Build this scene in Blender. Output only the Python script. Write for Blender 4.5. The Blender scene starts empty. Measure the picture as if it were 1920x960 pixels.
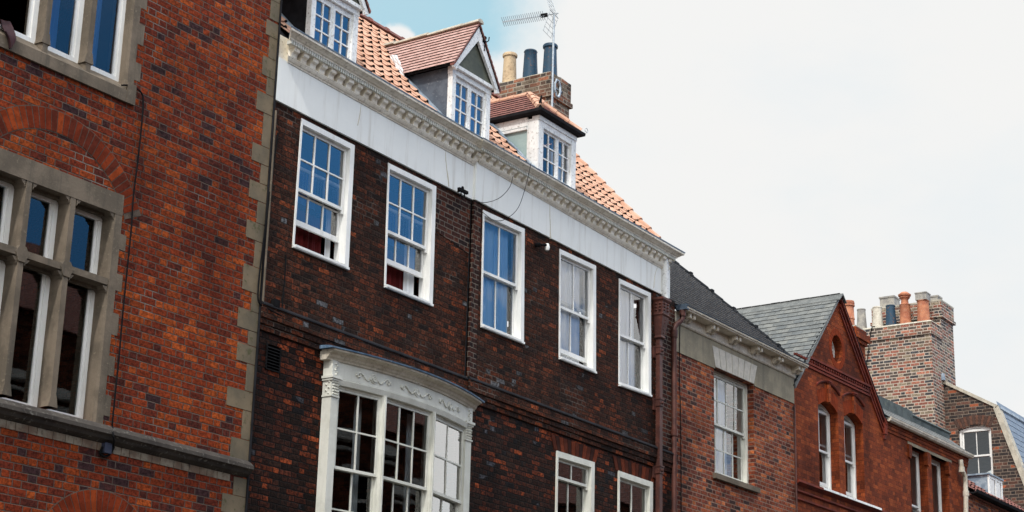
import bpy, bmesh, math, random
from mathutils import Vector, Matrix
from mathutils.geometry import tessellate_polygon
random.seed(7)
R = math.radians
S = bpy.context.scene
C = S.collection
# ------------------------------------------------------------------ camera
CAMLOC = Vector((0, -13.5, 1.6)); FPX = 3429.06
M3 = Matrix(((0.5492097250490974, -0.26389103632710975, -0.792925090319192),
             (-0.8352952465931424, -0.14438890206728752, -0.5305032478493462),
             (0.02550546863706857, 0.9536841017370518, -0.299726717467089)))
cd = bpy.data.cameras.new('camera'); cam = bpy.data.objects.new('camera', cd); C.objects.link(cam)
cd.sensor_width = 36; cd.lens = FPX / 1920 * 36; cd.clip_end = 3000; cd.clip_start = .1
cam.matrix_world = Matrix.Translation(CAMLOC) @ M3.to_4x4()
S.camera = cam
S.view_settings.view_transform = 'Standard'; S.view_settings.look = 'None'
S.view_settings.exposure = 0; S.view_settings.gamma = 1
# ------------------------------------------------------------------ world: blue sky patches between bright broken cloud
SUN_EL, SUN_AZ = 50, 193      # azimuth measured from +X, counter-clockwise; the sun stands to the left and a little in front of the facades
wd = bpy.data.worlds.new('World'); S.world = wd; wd.use_nodes = True
nt = wd.node_tree; N = nt.nodes; L = nt.links
for n in list(N): N.remove(n)
def nd(N, t, **k):
    n = N.new(t)
    for a, b in k.items(): setattr(n, a, b)
    return n
class G:                       # little helper for node maths
    def __init__(s, tree): s.N = tree.nodes; s.L = tree.links
    def put(s, inp, v):
        if isinstance(v, (int, float)): inp.default_value = v
        elif isinstance(v, tuple): inp.default_value = v if len(v) == len(inp.default_value) else (*v, 1)
        else: s.L.new(v, inp)
    def m(s, op, a, b=None, c=None, clamp=False):
        n = s.N.new('ShaderNodeMath'); n.operation = op; n.use_clamp = clamp
        s.put(n.inputs[0], a)
        if b is not None: s.put(n.inputs[1], b)
        if c is not None: s.put(n.inputs[2], c)
        return n.outputs[0]
    def ss(s, x, a, b, lo=0., hi=1.):
        n = s.N.new('ShaderNodeMapRange'); n.interpolation_type = 'SMOOTHSTEP'
        s.put(n.inputs[0], x); n.inputs[1].default_value = a; n.inputs[2].default_value = b
        n.inputs[3].default_value = lo; n.inputs[4].default_value = hi
        return n.outputs[0]
    def mix(s, f, a, b, mode='MIX'):
        n = s.N.new('ShaderNodeMix'); n.data_type = 'RGBA'; n.blend_type = mode
        s.put(n.inputs[0], f); s.put(n.inputs[6], a); s.put(n.inputs[7], b)
        return n.outputs[2]
    def noise(s, vec, scale, det=3, rough=.55, dist=0):
        n = s.N.new('ShaderNodeTexNoise'); s.put(n.inputs['Vector'], vec)
        n.inputs['Scale'].default_value = scale; n.inputs['Detail'].default_value = det
        n.inputs['Roughness'].default_value = rough; n.inputs['Distortion'].default_value = dist
        return n.outputs['Fac']
    def xyz(s, v):
        n = s.N.new('ShaderNodeSeparateXYZ'); s.put(n.inputs[0], v); return n.outputs
    def comb(s, x, y, z=0.):
        n = s.N.new('ShaderNodeCombineXYZ'); s.put(n.inputs[0], x); s.put(n.inputs[1], y); s.put(n.inputs[2], z); return n.outputs[0]
    def white(s, v):
        n = s.N.new('ShaderNodeTexWhiteNoise'); n.noise_dimensions = '3D'; s.put(n.inputs[0], v); return n.outputs
    def ramp(s, f, stops, const=False):
        n = s.N.new('ShaderNodeValToRGB'); s.put(n.inputs[0], f); cr = n.color_ramp
        if const: cr.interpolation = 'CONSTANT'
        while len(cr.elements) < len(stops): cr.elements.new(.5)
        for e, (p, c) in zip(cr.elements, stops): e.position = p; e.color = (*c, 1)
        return n.outputs[0]
    def scale(s, v, f):
        n = s.N.new('ShaderNodeVectorMath'); n.operation = 'MULTIPLY'; s.put(n.inputs[0], v); n.inputs[1].default_value = f; return n.outputs[0]
g = G(nt)
sky = N.new('ShaderNodeTexSky'); sky.sky_type = 'NISHITA'; sky.sun_disc = False
sky.sun_elevation = R(SUN_EL); sky.sun_rotation = R(90 - SUN_AZ); sky.air_density = 1.2; sky.dust_density = .6; sky.ozone_density = 1.5
tc = N.new('ShaderNodeTexCoord'); dv = tc.outputs['Generated']
x, y, z = g.xyz(dv)
az = g.m('ARCTAN2', y, x)
nz = g.m('SUBTRACT', g.noise(g.scale(dv, (1, 1, 2.)), 5.5, 6, .6), .5)
fine = g.m('SUBTRACT', g.noise(dv, 34, 7, .62), .5)
# ahead of the viewer: open blue high on the left, a white puff in it, cloud bank below and to the right
aw = g.m('ADD', az, g.m('MULTIPLY', fine, R(2.6)))
zw = g.m('ADD', z, g.m('MULTIPLY', fine, .016))
bf = g.m('MULTIPLY', g.ss(aw, R(32.3), R(35.4)), g.ss(zw, .396, .406))
bf = g.m('MULTIPLY', bf, g.ss(az, R(75), R(100), 1, 0))
px_ = g.m('DIVIDE', g.m('SUBTRACT', aw, R(38.35)), R(1.35)); pz_ = g.m('DIVIDE', g.m('SUBTRACT', zw, .4005), .0155)
pd = g.m('SQRT', g.m('ADD', g.m('MULTIPLY', px_, px_), g.m('MULTIPLY', pz_, pz_)))
bf = g.m('MULTIPLY', bf, g.ss(pd, .9, 1.12))
# behind the viewer: deeper blue with drifting cloud
an = g.m('ADD', g.m('MULTIPLY', az, -1.), g.m('MULTIPLY', nz, .3))
bb = g.m('MULTIPLY', g.ss(an, R(29.5), R(33)), g.ss(an, R(80), R(96), 1, 0))
bb = g.m('MULTIPLY', bb, g.ss(z, .62, .8, 1, 0))
veil = g.noise(g.scale(dv, (1, 1, 1.6)), 9, 5, .6)
skyf = g.mix(.25, g.mix(g.m('MULTIPLY', veil, .35), (4.6, 8.1, 9.3), (8.4, 9.0, 9.1)), sky.outputs[0])
skyr = g.mix(.1, g.mix(g.ss(veil, .45, .75, 0, .22), (1.3, 5.4, 12.6), (8, 10, 12.5)), sky.outputs[0])
bright = g.m('ADD', 1., g.m('MULTIPLY', g.ss(z, .45, .8), .9))
bright = g.m('ADD', bright, g.m('MULTIPLY', g.ss(y, .1, -.4), 1.35))
cv = g.noise(g.scale(dv, (1, 1, 2.)), 4, 5, .6)
cl = g.mix(g.ss(cv, .3, .58, 0, 1), (8.35, 8.75, 8.95), (9.05, 9.05, 8.95))
cl = g.mix(1., cl, g.comb(bright, bright, bright), 'MULTIPLY')
col = g.mix(bb, g.mix(bf, cl, skyf), skyr)
bg = N.new('ShaderNodeBackground'); L.new(col, bg.inputs[0]); bg.inputs[1].default_value = .1
wo = N.new('ShaderNodeOutputWorld'); L.new(bg.outputs[0], wo.inputs[0])
sl = bpy.data.lights.new('sun', 'SUN'); sl.energy = 2.8; sl.angle = R(3); sl.color = (1, .96, .9)
so = bpy.data.objects.new('sun', sl); C.objects.link(so)
sd = Vector((math.cos(R(SUN_EL)) * math.cos(R(SUN_AZ)), math.cos(R(SUN_EL)) * math.sin(R(SUN_AZ)), math.sin(R(SUN_EL))))
so.rotation_euler = sd.to_track_quat('Z', 'Y').to_euler(); so.location = (0, -20, 40)

# ------------------------------------------------------------------ measuring: a photo pixel met with a plane of known depth
def ray(px, py): return M3 @ Vector(((px - 960) / FPX, -(py - 480) / FPX, -1))
def onY(px, py, Y): r = ray(px, py); return CAMLOC + r * ((Y - CAMLOC.y) / r.y)
def onX(px, py, X): r = ray(px, py); return CAMLOC + r * (X / r.x)
def onZ(px, py, Z): r = ray(px, py); return CAMLOC + r * ((Z - CAMLOC.z) / r.z)
class Pl:                      # a facade plane: u along the street, w out towards the street, z up
    def __init__(s, ox, oy, ang): a = R(ang); s.o = Vector((ox, oy)); s.u = Vector((math.cos(a), math.sin(a))); s.n = Vector((math.sin(a), -math.cos(a)))
    def pt(s, u, w, z): p = s.o + s.u * u + s.n * w; return Vector((p.x, p.y, z))
    def at(s, px, py, w=0):
        r = ray(px, py); c = Vector((CAMLOC.x, CAMLOC.y)); k = (s.n.dot(s.o - c) + w) / s.n.dot(r.xy)
        p = c + r.xy * k; return ((p - s.o).dot(s.u), CAMLOC.z + r.z * k)
    def box(s, mb, u0, u1, w0, w1, z0, z1, mi=0):
        mb.hexa([s.pt(u, w, z) for z in (z0, z1) for u, w in ((u0, w0), (u1, w0), (u1, w1), (u0, w1))], mi)
    def prof(s, mb, pr, u0, u1, mi=0): mb.loft([[s.pt(u, w, z) for w, z in pr] for u in (u0, u1)], mi)
    def prism(s, mb, uz, w0, w1, mi=0): mb.loft([[s.pt(u, w, z) for u, z in uz] for w in (w0, w1)], mi)
# ------------------------------------------------------------------ mesh builder
class MB:
    def __init__(s): s.v = []; s.f = []; s.mi = []; s.uv = {}
    def add(s, pts, faces, mi=0):
        b = len(s.v); s.v += [Vector(p) for p in pts]
        for f in faces: s.f.append([b + i for i in f]); s.mi.append(mi)
    def quad(s, *p, mi=0, uv=None):
        s.add(p, [list(range(len(p)))], mi)
        if uv: s.uv[len(s.f) - 1] = uv
    def hexa(s, p, mi=0): s.add(p, [(0, 3, 2, 1), (4, 5, 6, 7), (0, 1, 5, 4), (1, 2, 6, 5), (2, 3, 7, 6), (3, 0, 4, 7)], mi)
    def wbox(s, a, b, mi=0):
        s.hexa([(x, y, z) for z in (a[2], b[2]) for x, y in ((a[0], a[1]), (b[0], a[1]), (b[0], b[1]), (a[0], b[1]))], mi)
    def loft(s, rings, mi=0, cap=True, closed=False):
        n = len(rings[0]); pts = [p for r in rings for p in r]; fs = []
        m = len(rings)
        for i in range(m if closed else m - 1):
            for j in range(n): fs.append((i * n + j, i * n + (j + 1) % n, ((i + 1) % m) * n + (j + 1) % n, ((i + 1) % m) * n + j))
        if cap and not closed: fs += [tuple(range(n))[::-1], tuple((m - 1) * n + i for i in range(n))]
        s.add(pts, fs, mi)
    def tube(s, pts, r, seg=8, mi=0, cap=True):
        pts = [Vector(p) for p in pts]; rings = []
        rr = r if isinstance(r, (list, tuple)) else [r] * len(pts)
        prev = None
        for i, p in enumerate(pts):
            d = (pts[min(i + 1, len(pts) - 1)] - pts[max(i - 1, 0)]).normalized()
            a = prev if prev is not None else Vector((0, 0, 1)) if abs(d.z) < .9 else Vector((1, 0, 0))
            a = (a - d * a.dot(d)).normalized(); b = d.cross(a); prev = a
            rings.append([p + (a * math.cos(t) + b * math.sin(t)) * rr[i] for t in [2 * math.pi * k / seg for k in range(seg)]])
        s.loft(rings, mi, cap)
    def lathe(s, c, prof, seg=20, mi=0):
        c = Vector(c); s.loft([[c + Vector((r * math.cos(2 * math.pi * k / seg), r * math.sin(2 * math.pi * k / seg), z)) for k in range(seg)] for r, z in prof], mi)
    def build(s, name, mats, parent=None, smooth=False, label=None, flip=True):
        me = bpy.data.meshes.new(name); o = bpy.data.objects.new(name, me); C.objects.link(o)
        root = parent
        while root is not None and root.parent: root = root.parent
        off = root.location.copy() if root else Vector((0, 0, 0))
        me.from_pydata([v - off for v in s.v], [], s.f)
        for m in (mats if isinstance(mats, (list, tuple)) else [mats]): me.materials.append(m)
        for p, mi in zip(me.polygons, s.mi): p.material_index = mi; p.use_smooth = smooth
        if flip:
            bm = bmesh.new(); bm.from_mesh(me); bmesh.ops.recalc_face_normals(bm, faces=bm.faces); bm.to_mesh(me); bm.free()
        uvl = me.uv_layers.new(name='uv'); me.update()
        for p in me.polygons:
            cu = s.uv.get(p.index); n = p.normal
            if abs(n.z) > .75: t = None
            else: t = Vector((-n.y, n.x)).normalized()
            for li in p.loop_indices:
                vi = me.loops[li].vertex_index; w = me.vertices[vi].co + off
                if cu is not None: uvl.data[li].uv = cu[s.f[p.index].index(vi)]
                elif t is None: uvl.data[li].uv = (w.x, w.y)
                else: uvl.data[li].uv = (w.x * t.x + w.y * t.y, w.z)
        if smooth:
            try: me.set_sharp_from_angle(angle=R(40))
            except Exception: pass
        if parent: o.parent = parent
        if label: o['label'] = label
        return o
def tag(o, label, cat, group=None, kind=None):
    if label: o['label'] = label
    if cat: o['category'] = cat
    if group: o['group'] = group
    if kind: o['kind'] = kind
    return o
def thing(name, loc, label, cat, group=None):
    o = bpy.data.objects.new(name, None); C.objects.link(o); o.location = loc; return tag(o, label, cat, group)
def lerp(a, b, t): return a + (b - a) * t
# ------------------------------------------------------------------ materials
def newmat(name):
    m = bpy.data.materials.new(name); m.use_nodes = True
    for n in list(m.node_tree.nodes): m.node_tree.nodes.remove(n)
    return m, G(m.node_tree)
def finish(g, col, rough, height=None, bump=.3, dist=.01, metal=0., spec=.4):
    b = g.N.new('ShaderNodeBsdfPrincipled'); g.put(b.inputs['Base Color'], col); g.put(b.inputs['Roughness'], rough)
    b.inputs['Metallic'].default_value = metal; b.inputs['Specular IOR Level'].default_value = spec
    if height is not None:
        bp = g.N.new('ShaderNodeBump'); bp.inputs['Strength'].default_value = bump; bp.inputs['Distance'].default_value = dist
        g.put(bp.inputs['Height'], height); g.L.new(bp.outputs[0], b.inputs['Normal'])
    o = g.N.new('ShaderNodeOutputMaterial'); g.L.new(b.outputs[0], o.inputs[0])
def surf(name, c1, c2, c3=None, scale=3., fine=40., rough=.7, bump=.3, dist=.006, stretch=(1, 1, 1), metal=0., edge=(.4, .6), streak=0., streakcol=(.2, .17, .13), spec=.2, dark=.25):
    m, g = newmat(name)
    tc = g.N.new('ShaderNodeTexCoord'); ov = tc.outputs['Object']
    v = g.scale(ov, stretch)
    n1 = g.noise(v, scale, 5, .6); n2 = g.noise(v, fine, 4, .6)
    col = g.mix(g.ss(n1, *edge), c1, c2)
    if c3: col = g.mix(g.ss(n2, .56, .72), col, c3)
    col = g.mix(g.ss(n2, .3, .7, 0, dark), col, tuple(k * .55 for k in c1))
    if streak:
        ns = g.noise(g.scale(ov, (1, 1, .07)), 9, 5, .65)
        col = g.mix(g.m('MULTIPLY', g.ss(ns, .5, .75), streak), col, streakcol)
    h = g.m('ADD', g.m('MULTIPLY', n1, .5), n2)
    finish(g, col, rough, h, bump, dist, metal, spec)
    return m
def brick_mat(name, h=.075, per=.345, mw=.01, stops=((0, (.2, .05, .02)),), mortar=(.2, .18, .15), wob=.004, bias=None, patch=None, stain=None, bump=.8, mottle=.5, flem=True, off=(0, 0), rot=False, rough=.85, mortvar=.5, jit=.25):
    m, g = newmat(name)
    uvn = g.N.new('ShaderNodeUVMap'); uvn.uv_map = 'uv'; uv = uvn.outputs[0]
    u, v, _ = g.xyz(uv)
    u = g.m('ADD', u, off[0]); v = g.m('ADD', v, off[1])
    w1 = g.noise(uv, 9, 3, .6); w2 = g.noise(g.scale(uv, (-1, 1.3, 1)), 11, 3, .6)
    big = g.noise(g.scale(uv, (.7, 1, 1)), .8, 4, .6)
    u2 = g.m('ADD', u, g.m('MULTIPLY', g.m('SUBTRACT', w1, .5), wob * 3))
    v2 = g.m('ADD', v, g.m('MULTIPLY', g.m('SUBTRACT', w2, .5), wob * 3))
    rv = g.m('DIVIDE', v2, h); row = g.m('FLOOR', rv); rf = g.m('FRACT', rv)
    rr = g.white(g.comb(row, 3.3, 1.))[0]
    sh = g.m('MULTIPLY', g.m('MODULO', g.m('ADD', row, 1000.), 2.), .5)
    p = g.m('ADD', g.m('DIVIDE', u2, per), g.m('ADD', sh, g.m('MULTIPLY', rr, .12)))
    cell = g.m('FLOOR', p); fr = g.m('FRACT', p)
    sf = 2 / 3 if flem else .5
    isH = g.m('GREATER_THAN', fr, sf)
    lo = g.m('MULTIPLY', isH, sf)
    ln = g.m('ADD', g.m('MULTIPLY', isH, (1 - sf) - sf), sf)
    pos = g.m('SUBTRACT', fr, lo)
    du = g.m('MULTIPLY', g.m('MINIMUM', pos, g.m('SUBTRACT', ln, pos)), per)
    dvv = g.m('MULTIPLY', g.m('MINIMUM', rf, g.m('SUBTRACT', 1., rf)), h)
    d = g.m('MINIMUM', du, dvv)
    fn = g.noise(uv, 60, 4, .65)
    d = g.m('ADD', d, g.m('MULTIPLY', g.m('SUBTRACT', fn, .5), .006))
    mask = g.ss(d, mw * .5 - .002, mw * .5 + .003)            # 1 on the brick, 0 in the joint
    idv = g.comb(g.m('ADD', g.m('MULTIPLY', cell, 2.), isH), row, .5)
    wn = g.white(idv); r1 = wn[0]
    r2 = g.white(g.comb(row, cell, isH))[0]
    f = r1
    if bias: f = g.m('ADD', f, g.m('MULTIPLY', g.m('SUBTRACT', g.noise(uv, bias[1], 3, .5), .5), bias[0]), clamp=True)
    bc = g.ramp(f, list(stops), True) if len(stops) > 1 else stops[0][1]
    jv = g.m('ADD', 1 - jit, g.m('MULTIPLY', r2, jit * 2))
    bc = g.mix(1., bc, g.comb(jv, jv, jv), 'MULTIPLY')
    mt = g.noise(uv, 26, 5, .7)
    k = g.ss(mt, .3, .7, 1 - mottle, 1 + mottle * .5)
    bc = g.mix(1., bc, g.comb(k, k, k), 'MULTIPLY')
    mc = g.mix(g.ss(w1, .35, .65, 0, mortvar), mortar, tuple(c * .45 for c in mortar))
    col = g.mix(mask, mc, bc)
    if patch:                                                # exposed lighter mortar and washed bricks in irregular areas
        pn = g.noise(g.scale(uv, (1, 1.2, 1)), patch[0], 4, .6)
        pm = g.m('MULTIPLY', g.ss(pn, patch[1], patch[1] + .08), g.m('SUBTRACT', 1., mask))
        col = g.mix(pm, col, patch[2])
    if stain:
        for sc, a, b, cc, amt in stain:
            sn = g.noise(g.scale(uv, (1, .6, 1)), sc, 5, .6)
            col = g.mix(g.ss(sn, a, b, 0, amt), col, cc, 'MULTIPLY')
    hh = g.m('ADD', g.m('MULTIPLY', mask, .8), g.m('ADD', g.m('MULTIPLY', r2, .25), g.m('MULTIPLY', fn, .35)))
    finish(g, col, rough, hh, bump, .012, spec=.12)
    return m
def glass_mat(name, boost=1.6, tint=(.8, .85, .86), wav=.25, base=.03):
    m, g = newmat(name)
    tc = g.N.new('ShaderNodeTexCoord'); n = g.noise(tc.outputs['Object'], 2.2, 2, .4)
    bp = g.N.new('ShaderNodeBump'); bp.inputs['Strength'].default_value = wav; bp.inputs['Distance'].default_value = .02; g.L.new(n, bp.inputs['Height'])
    fr = g.N.new('ShaderNodeFresnel'); fr.inputs[0].default_value = 1.52; g.L.new(bp.outputs[0], fr.inputs[1])
    fac = g.m('ADD', g.m('MULTIPLY', fr.outputs[0], boost), base, clamp=True)
    gl = g.N.new('ShaderNodeBsdfGlossy'); gl.inputs['Roughness'].default_value = .015; g.L.new(bp.outputs[0], gl.inputs['Normal'])
    tr = g.N.new('ShaderNodeBsdfTransparent'); tr.inputs[0].default_value = (*tint, 1)
    mx = g.N.new('ShaderNodeMixShader'); g.L.new(fac, mx.inputs[0]); g.L.new(tr.outputs[0], mx.inputs[1]); g.L.new(gl.outputs[0], mx.inputs[2])
    o = g.N.new('ShaderNodeOutputMaterial'); g.L.new(mx.outputs[0], o.inputs[0])
    return m
K = {}
K['brickA'] = brick_mat('orange_red_brick', h=.0785, per=.33, mw=.010, wob=.002,
    stops=((0, (.32, .062, .012)), (.10, (.26, .046, .010)), (.30, (.215, .034, .009)), (.56, (.175, .027, .009)), (.78, (.130, .022, .010)), (.91, (.088, .019, .012)), (.965, (.060, .020, .018)), (.99, (.044, .019, .020))),
    mortar=(.115, .085, .068), bias=(.9, .5), patch=(1.1, .58, (.17, .145, .125)), stain=((.5, .45, .75, (.45, .42, .42), .8),), mottle=.7, jit=.18, off=(.1, .02))
K['brickB'] = brick_mat('sooty_brown_brick', h=.068, per=.315, mw=.011, wob=.009,
    stops=((0, (.19, .045, .015)), (.035, (.11, .027, .011)), (.14, (.082, .024, .011)), (.38, (.062, .0195, .0100)), (.64, (.046, .0165, .0095)), (.88, (.028, .0140, .0105)), (.985, (.09, .09, .095))),
    mortar=(.030, .019, .013), bias=(.45, 1.3), patch=(.9, .56, (.11, .085, .07)), stain=((.6, .4, .7, (.4, .36, .36), .85),), mottle=1., bump=1., jit=.5)
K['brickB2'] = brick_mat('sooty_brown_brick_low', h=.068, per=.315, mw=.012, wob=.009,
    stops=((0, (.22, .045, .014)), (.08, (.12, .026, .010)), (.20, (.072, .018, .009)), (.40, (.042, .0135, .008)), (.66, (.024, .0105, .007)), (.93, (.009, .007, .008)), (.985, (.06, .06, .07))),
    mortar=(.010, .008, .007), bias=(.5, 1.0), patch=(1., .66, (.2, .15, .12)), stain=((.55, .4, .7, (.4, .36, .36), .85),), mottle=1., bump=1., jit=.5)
K['brickR'] = brick_mat('repointed_brown_brick', h=.068, per=.315, mw=.012, wob=.003,
    stops=((0, (.085, .026, .015)), (.3, (.05, .017, .012)), (.6, (.03, .012, .010)), (.85, (.02, .011, .011))),
    mortar=(.135, .11, .09), mottle=.5, mortvar=.3)
K['brickC'] = brick_mat('mottled_orange_brick', h=.07, per=.32, mw=.015, wob=.006,
    stops=((0, (.40, .115, .04)), (.16, (.29, .072, .030)), (.44, (.20, .048, .024)), (.72, (.125, .034, .022)), (.92, (.06, .032, .028))),
    mortar=(.25, .155, .115), bias=(.6, 1.4), stain=((.7, .45, .7, (.5, .45, .45), .8),), mottle=.6, jit=.35)
K['brickD'] = brick_mat('smooth_orange_brick', h=.076, per=.34, mw=.004, wob=.001,
    stops=((0, (.28, .062, .018)), (.2, (.225, .046, .014)), (.5, (.178, .037, .013)), (.8, (.135, .030, .012))),
    mortar=(.07, .018, .009), bias=(.5, .9), stain=((.8, .46, .66, (.36, .33, .34), .9),), mottle=.4, jit=.12, bump=.4)
K['brickF'] = brick_mat('weathered_multi_brick', h=.076, per=.34, mw=.018, wob=.004,
    stops=((0, (.36, .15, .10)), (.16, (.27, .11, .08)), (.36, (.17, .10, .075)), (.52, (.10, .08, .07)), (.70, (.065, .065, .07)), (.84, (.26, .21, .15))),
    mortar=(.50, .43, .36), mottle=.55, mortvar=.25)
K['brickG'] = brick_mat('dark_stock_brick', h=.078, per=.345, mw=.014, wob=.003,
    stops=((0, (.36, .11, .055)), (.06, (.12, .06, .045)), (.26, (.07, .048, .04)), (.55, (.045, .037, .035)), (.85, (.03, .028, .03))),
    mortar=(.24, .19, .15), bias=(.5, 1.2), mottle=.4, mortvar=.5)
K['brickChim'] = brick_mat('worn_chimney_brick', h=.075, per=.33, mw=.018, wob=.007,
    stops=((0, (.32, .14, .085)), (.16, (.22, .11, .075)), (.42, (.14, .092, .07)), (.68, (.08, .068, .06)), (.82, (.25, .2, .15))),
    mortar=(.36, .31, .25), mottle=.5, mortvar=.5, stain=((1.6, .45, .7, (.45, .42, .4), .8),))
K['brickO'] = brick_mat('dark_red_brick', stops=((0, (.2, .06, .03)), (.4, (.12, .035, .02)), (.7, (.06, .02, .015))), mortar=(.1, .08, .06))
K['stone'] = surf('grey_sandstone', (.175, .140, .105), (.11, .090, .068), (.21, .175, .13), scale=2.2, fine=30, rough=.9, bump=.5, streak=.6, streakcol=(.06, .055, .045))
K['quoin'] = surf('buff_sandstone', (.20, .155, .10), (.115, .098, .07), (.075, .078, .036), scale=1.6, fine=14, rough=.9, bump=.4, edge=(.35, .65))
K['sootstone'] = surf('blackened_stone', (.035, .03, .027), (.06, .052, .045), (.18, .17, .15), scale=3, fine=22, rough=.9, bump=.5)
K['palebrick'] = surf('pale_header_stone', (.24, .20, .15), (.15, .10, .07), (.09, .075, .06), scale=5, fine=20, rough=.9)
K['white'] = surf('white_gloss_paint', (.80, .80, .78), (.72, .73, .71), None, scale=3, fine=60, rough=.5, bump=.1, streak=.3, streakcol=(.42, .39, .33), edge=(.35, .7), dark=.1)
K['oldwhite'] = surf('peeling_white_paint', (.80, .81, .80), (.66, .68, .68), (.25, .22, .19), scale=4, fine=26, rough=.6, bump=.5, streak=.5, streakcol=(.35, .32, .28), edge=(.35, .7))
K['cream'] = surf('dirty_cream_paint', (.62, .57, .48), (.46, .40, .31), (.26, .21, .16), scale=4, fine=35, rough=.6, bump=.3, streak=.5, streakcol=(.22, .18, .14), edge=(.35, .7))
K['cornice'] = surf('weathered_cornice_paint', (.88, .83, .72), (.74, .67, .55), (.46, .38, .28), scale=2.2, fine=26, rough=.65, bump=.2, streak=.35, streakcol=(.17, .13, .09), edge=(.4, .68))
K['plaster'] = surf('white_plaster', (.80, .81, .78), (.75, .765, .745), None, scale=1.1, fine=12, rough=.85, bump=.12, streak=.5, streakcol=(.46, .43, .37), edge=(.3, .7), dark=.04)
K['bow'] = surf('cream_bow_paint', (.66, .66, .60), (.57, .57, .51), None, scale=3, fine=50, rough=.5, bump=.15, streak=.22, streakcol=(.3, .28, .24), dark=.1)
K['render'] = surf('grey_cement_render', (.30, .262, .19), (.215, .19, .142), (.37, .325, .24), scale=2, fine=40, rough=.95, bump=.5, streak=.4, streakcol=(.09, .09, .08))
K['lintel'] = surf('grey_granite', (.56, .52, .45), (.46, .43, .375), (.68, .63, .56), scale=9, fine=70, rough=.9, bump=.3)
K['lead'] = surf('blue_grey_lead', (.16, .21, .27), (.30, .36, .42), (.46, .52, .56), scale=6, fine=24, rough=.55, bump=.4)
K['leadpanel'] = surf('grey_lead_cheek', (.115, .135, .165), (.075, .09, .115), (.19, .21, .235), scale=4, fine=20, rough=.6, bump=.3)
K['felt_and_shade'] = surf('black_board_painted_shade', (.012, .012, .014), (.02, .02, .023), None, scale=5, rough=.9, spec=.08)  # black boards and flashings; also painted shade on one cheek and pantile ends
K['bluelead'] = surf('bright_blue_lead', (.08, .14, .22), (.16, .24, .34), (.36, .44, .52), scale=6, fine=24, rough=.6, bump=.4)
K['lead2'] = surf('dark_blue_lead', (.03, .045, .065), (.06, .085, .12), (.2, .25, .3), scale=5, fine=24, rough=.6, bump=.4)
K['greenpanel'] = surf('pale_green_panel', (.34, .44, .43), (.28, .37, .37), None, scale=2, rough=.6, bump=.1)
K['tympanum'] = surf('dark_grey_green_render', (.13, .14, .11), (.09, .10, .085), None, scale=3, rough=.85)
K['terra'] = surf('pale_terracotta', (.58, .36, .26), (.50, .28, .19), (.34, .27, .22), scale=4, fine=24, rough=.8, bump=.3)
K['plaintile'] = surf('pink_plain_tile', (.50, .32, .285), (.38, .225, .195), (.58, .46, .41), scale=9, fine=30, rough=.8, bump=.3)
K['darktile'] = surf('brown_plain_tile', (.24, .10, .085), (.15, .07, .06), (.34, .22, .19), scale=9, fine=30, rough=.8, bump=.3)
K['mortarb'] = surf('pale_mortar', (.5, .46, .38), (.38, .35, .29), (.24, .22, .19), scale=8, fine=30, rough=.95, bump=.6)
K['slate'] = surf('grey_slate', (.165, .172, .168), (.115, .122, .122), (.29, .295, .28), scale=5, fine=26, rough=.6, bump=.4)
K['darkslate'] = surf('dark_blue_slate', (.014, .016, .019), (.026, .028, .032), (.04, .038, .036), scale=7, fine=30, rough=.95, bump=.2, spec=.05)
K['slateedge'] = surf('slate_edge', (.62, .58, .52), (.4, .38, .35), None, scale=12, rough=.95, spec=.05)
K['blueslate'] = surf('blue_slate', (.10, .15, .22), (.14, .19, .26), (.2, .25, .3), scale=5, fine=26, rough=.5, bump=.3)
K['iron'] = surf('red_oxide_cast_iron', (.095, .034, .025), (.055, .022, .018), (.13, .05, .037), scale=5, fine=30, rough=.5, bump=.35)
K['black'] = surf('black_rubber', (.008, .008, .009), (.012, .012, .013), None, scale=10, rough=.9, spec=.05)
K['greymetal'] = surf('galvanised_metal', (.42, .47, .5), (.32, .36, .4), None, scale=10, rough=.45, metal=.5)
K['whitesheet'] = surf('white_flashing', (.78, .8, .82), (.6, .63, .66), None, scale=12, rough=.5)
K['potbuff'] = surf('buff_clay_pot', (.55, .42, .27), (.42, .30, .19), (.2, .15, .11), scale=5, fine=20, rough=.8)
K['potblue'] = surf('dark_blue_glazed_pot', (.025, .06, .10), (.05, .07, .09), (.2, .1, .06), scale=6, fine=18, rough=.45, edge=(.5, .8))
K['potred'] = surf('terracotta_pot', (.48, .20, .11), (.34, .12, .07), (.55, .36, .26), scale=5, fine=20, rough=.8)
K['potgrey'] = surf('grey_clay_pot', (.36, .34, .30), (.24, .23, .22), (.14, .13, .13), scale=6, fine=20, rough=.8)
K['potcream'] = surf('cream_clay_pot', (.6, .56, .48), (.48, .43, .36), (.3, .27, .22), scale=5, fine=20, rough=.8)
K['glass'] = glass_mat('window_glass', 1.5, (.97, .98, .98), .12, .02)
K['glassblue'] = glass_mat('window_glass_sky', 2.6, (.82, .86, .9), .12, .05)
K['glassdark'] = glass_mat('window_glass_dark', 1.2, (.7, .75, .75), .035)
K['blind'] = surf('blue_fabric', (.08, .24, .60), (.05, .16, .46), None, scale=2, fine=40, rough=.9, stretch=(3, 3, .3))
K['blindlight'] = surf('pale_blue_curtain_fabric', (.50, .76, .95), (.38, .64, .92), None, scale=3, fine=60, rough=.9, dark=.03, stretch=(3, 3, .2))
K['net'] = surf('white_net_curtain_fabric', (.90, .92, .95), (.80, .84, .89), None, scale=3, fine=60, rough=.9, dark=.03, stretch=(3, 3, .2))
K['red'] = surf('dark_red_curtain_fabric', (.12, .012, .012), (.07, .008, .009), None, scale=3, fine=60, rough=.9)
K['room'] = surf('dark_room_plaster', (.05, .045, .04), (.03, .028, .026), None, scale=2, rough=.9)
K['asphalt'] = surf('asphalt', (.05, .05, .05), (.04, .04, .04), (.08, .08, .075), scale=.7, fine=40, rough=.9)
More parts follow.
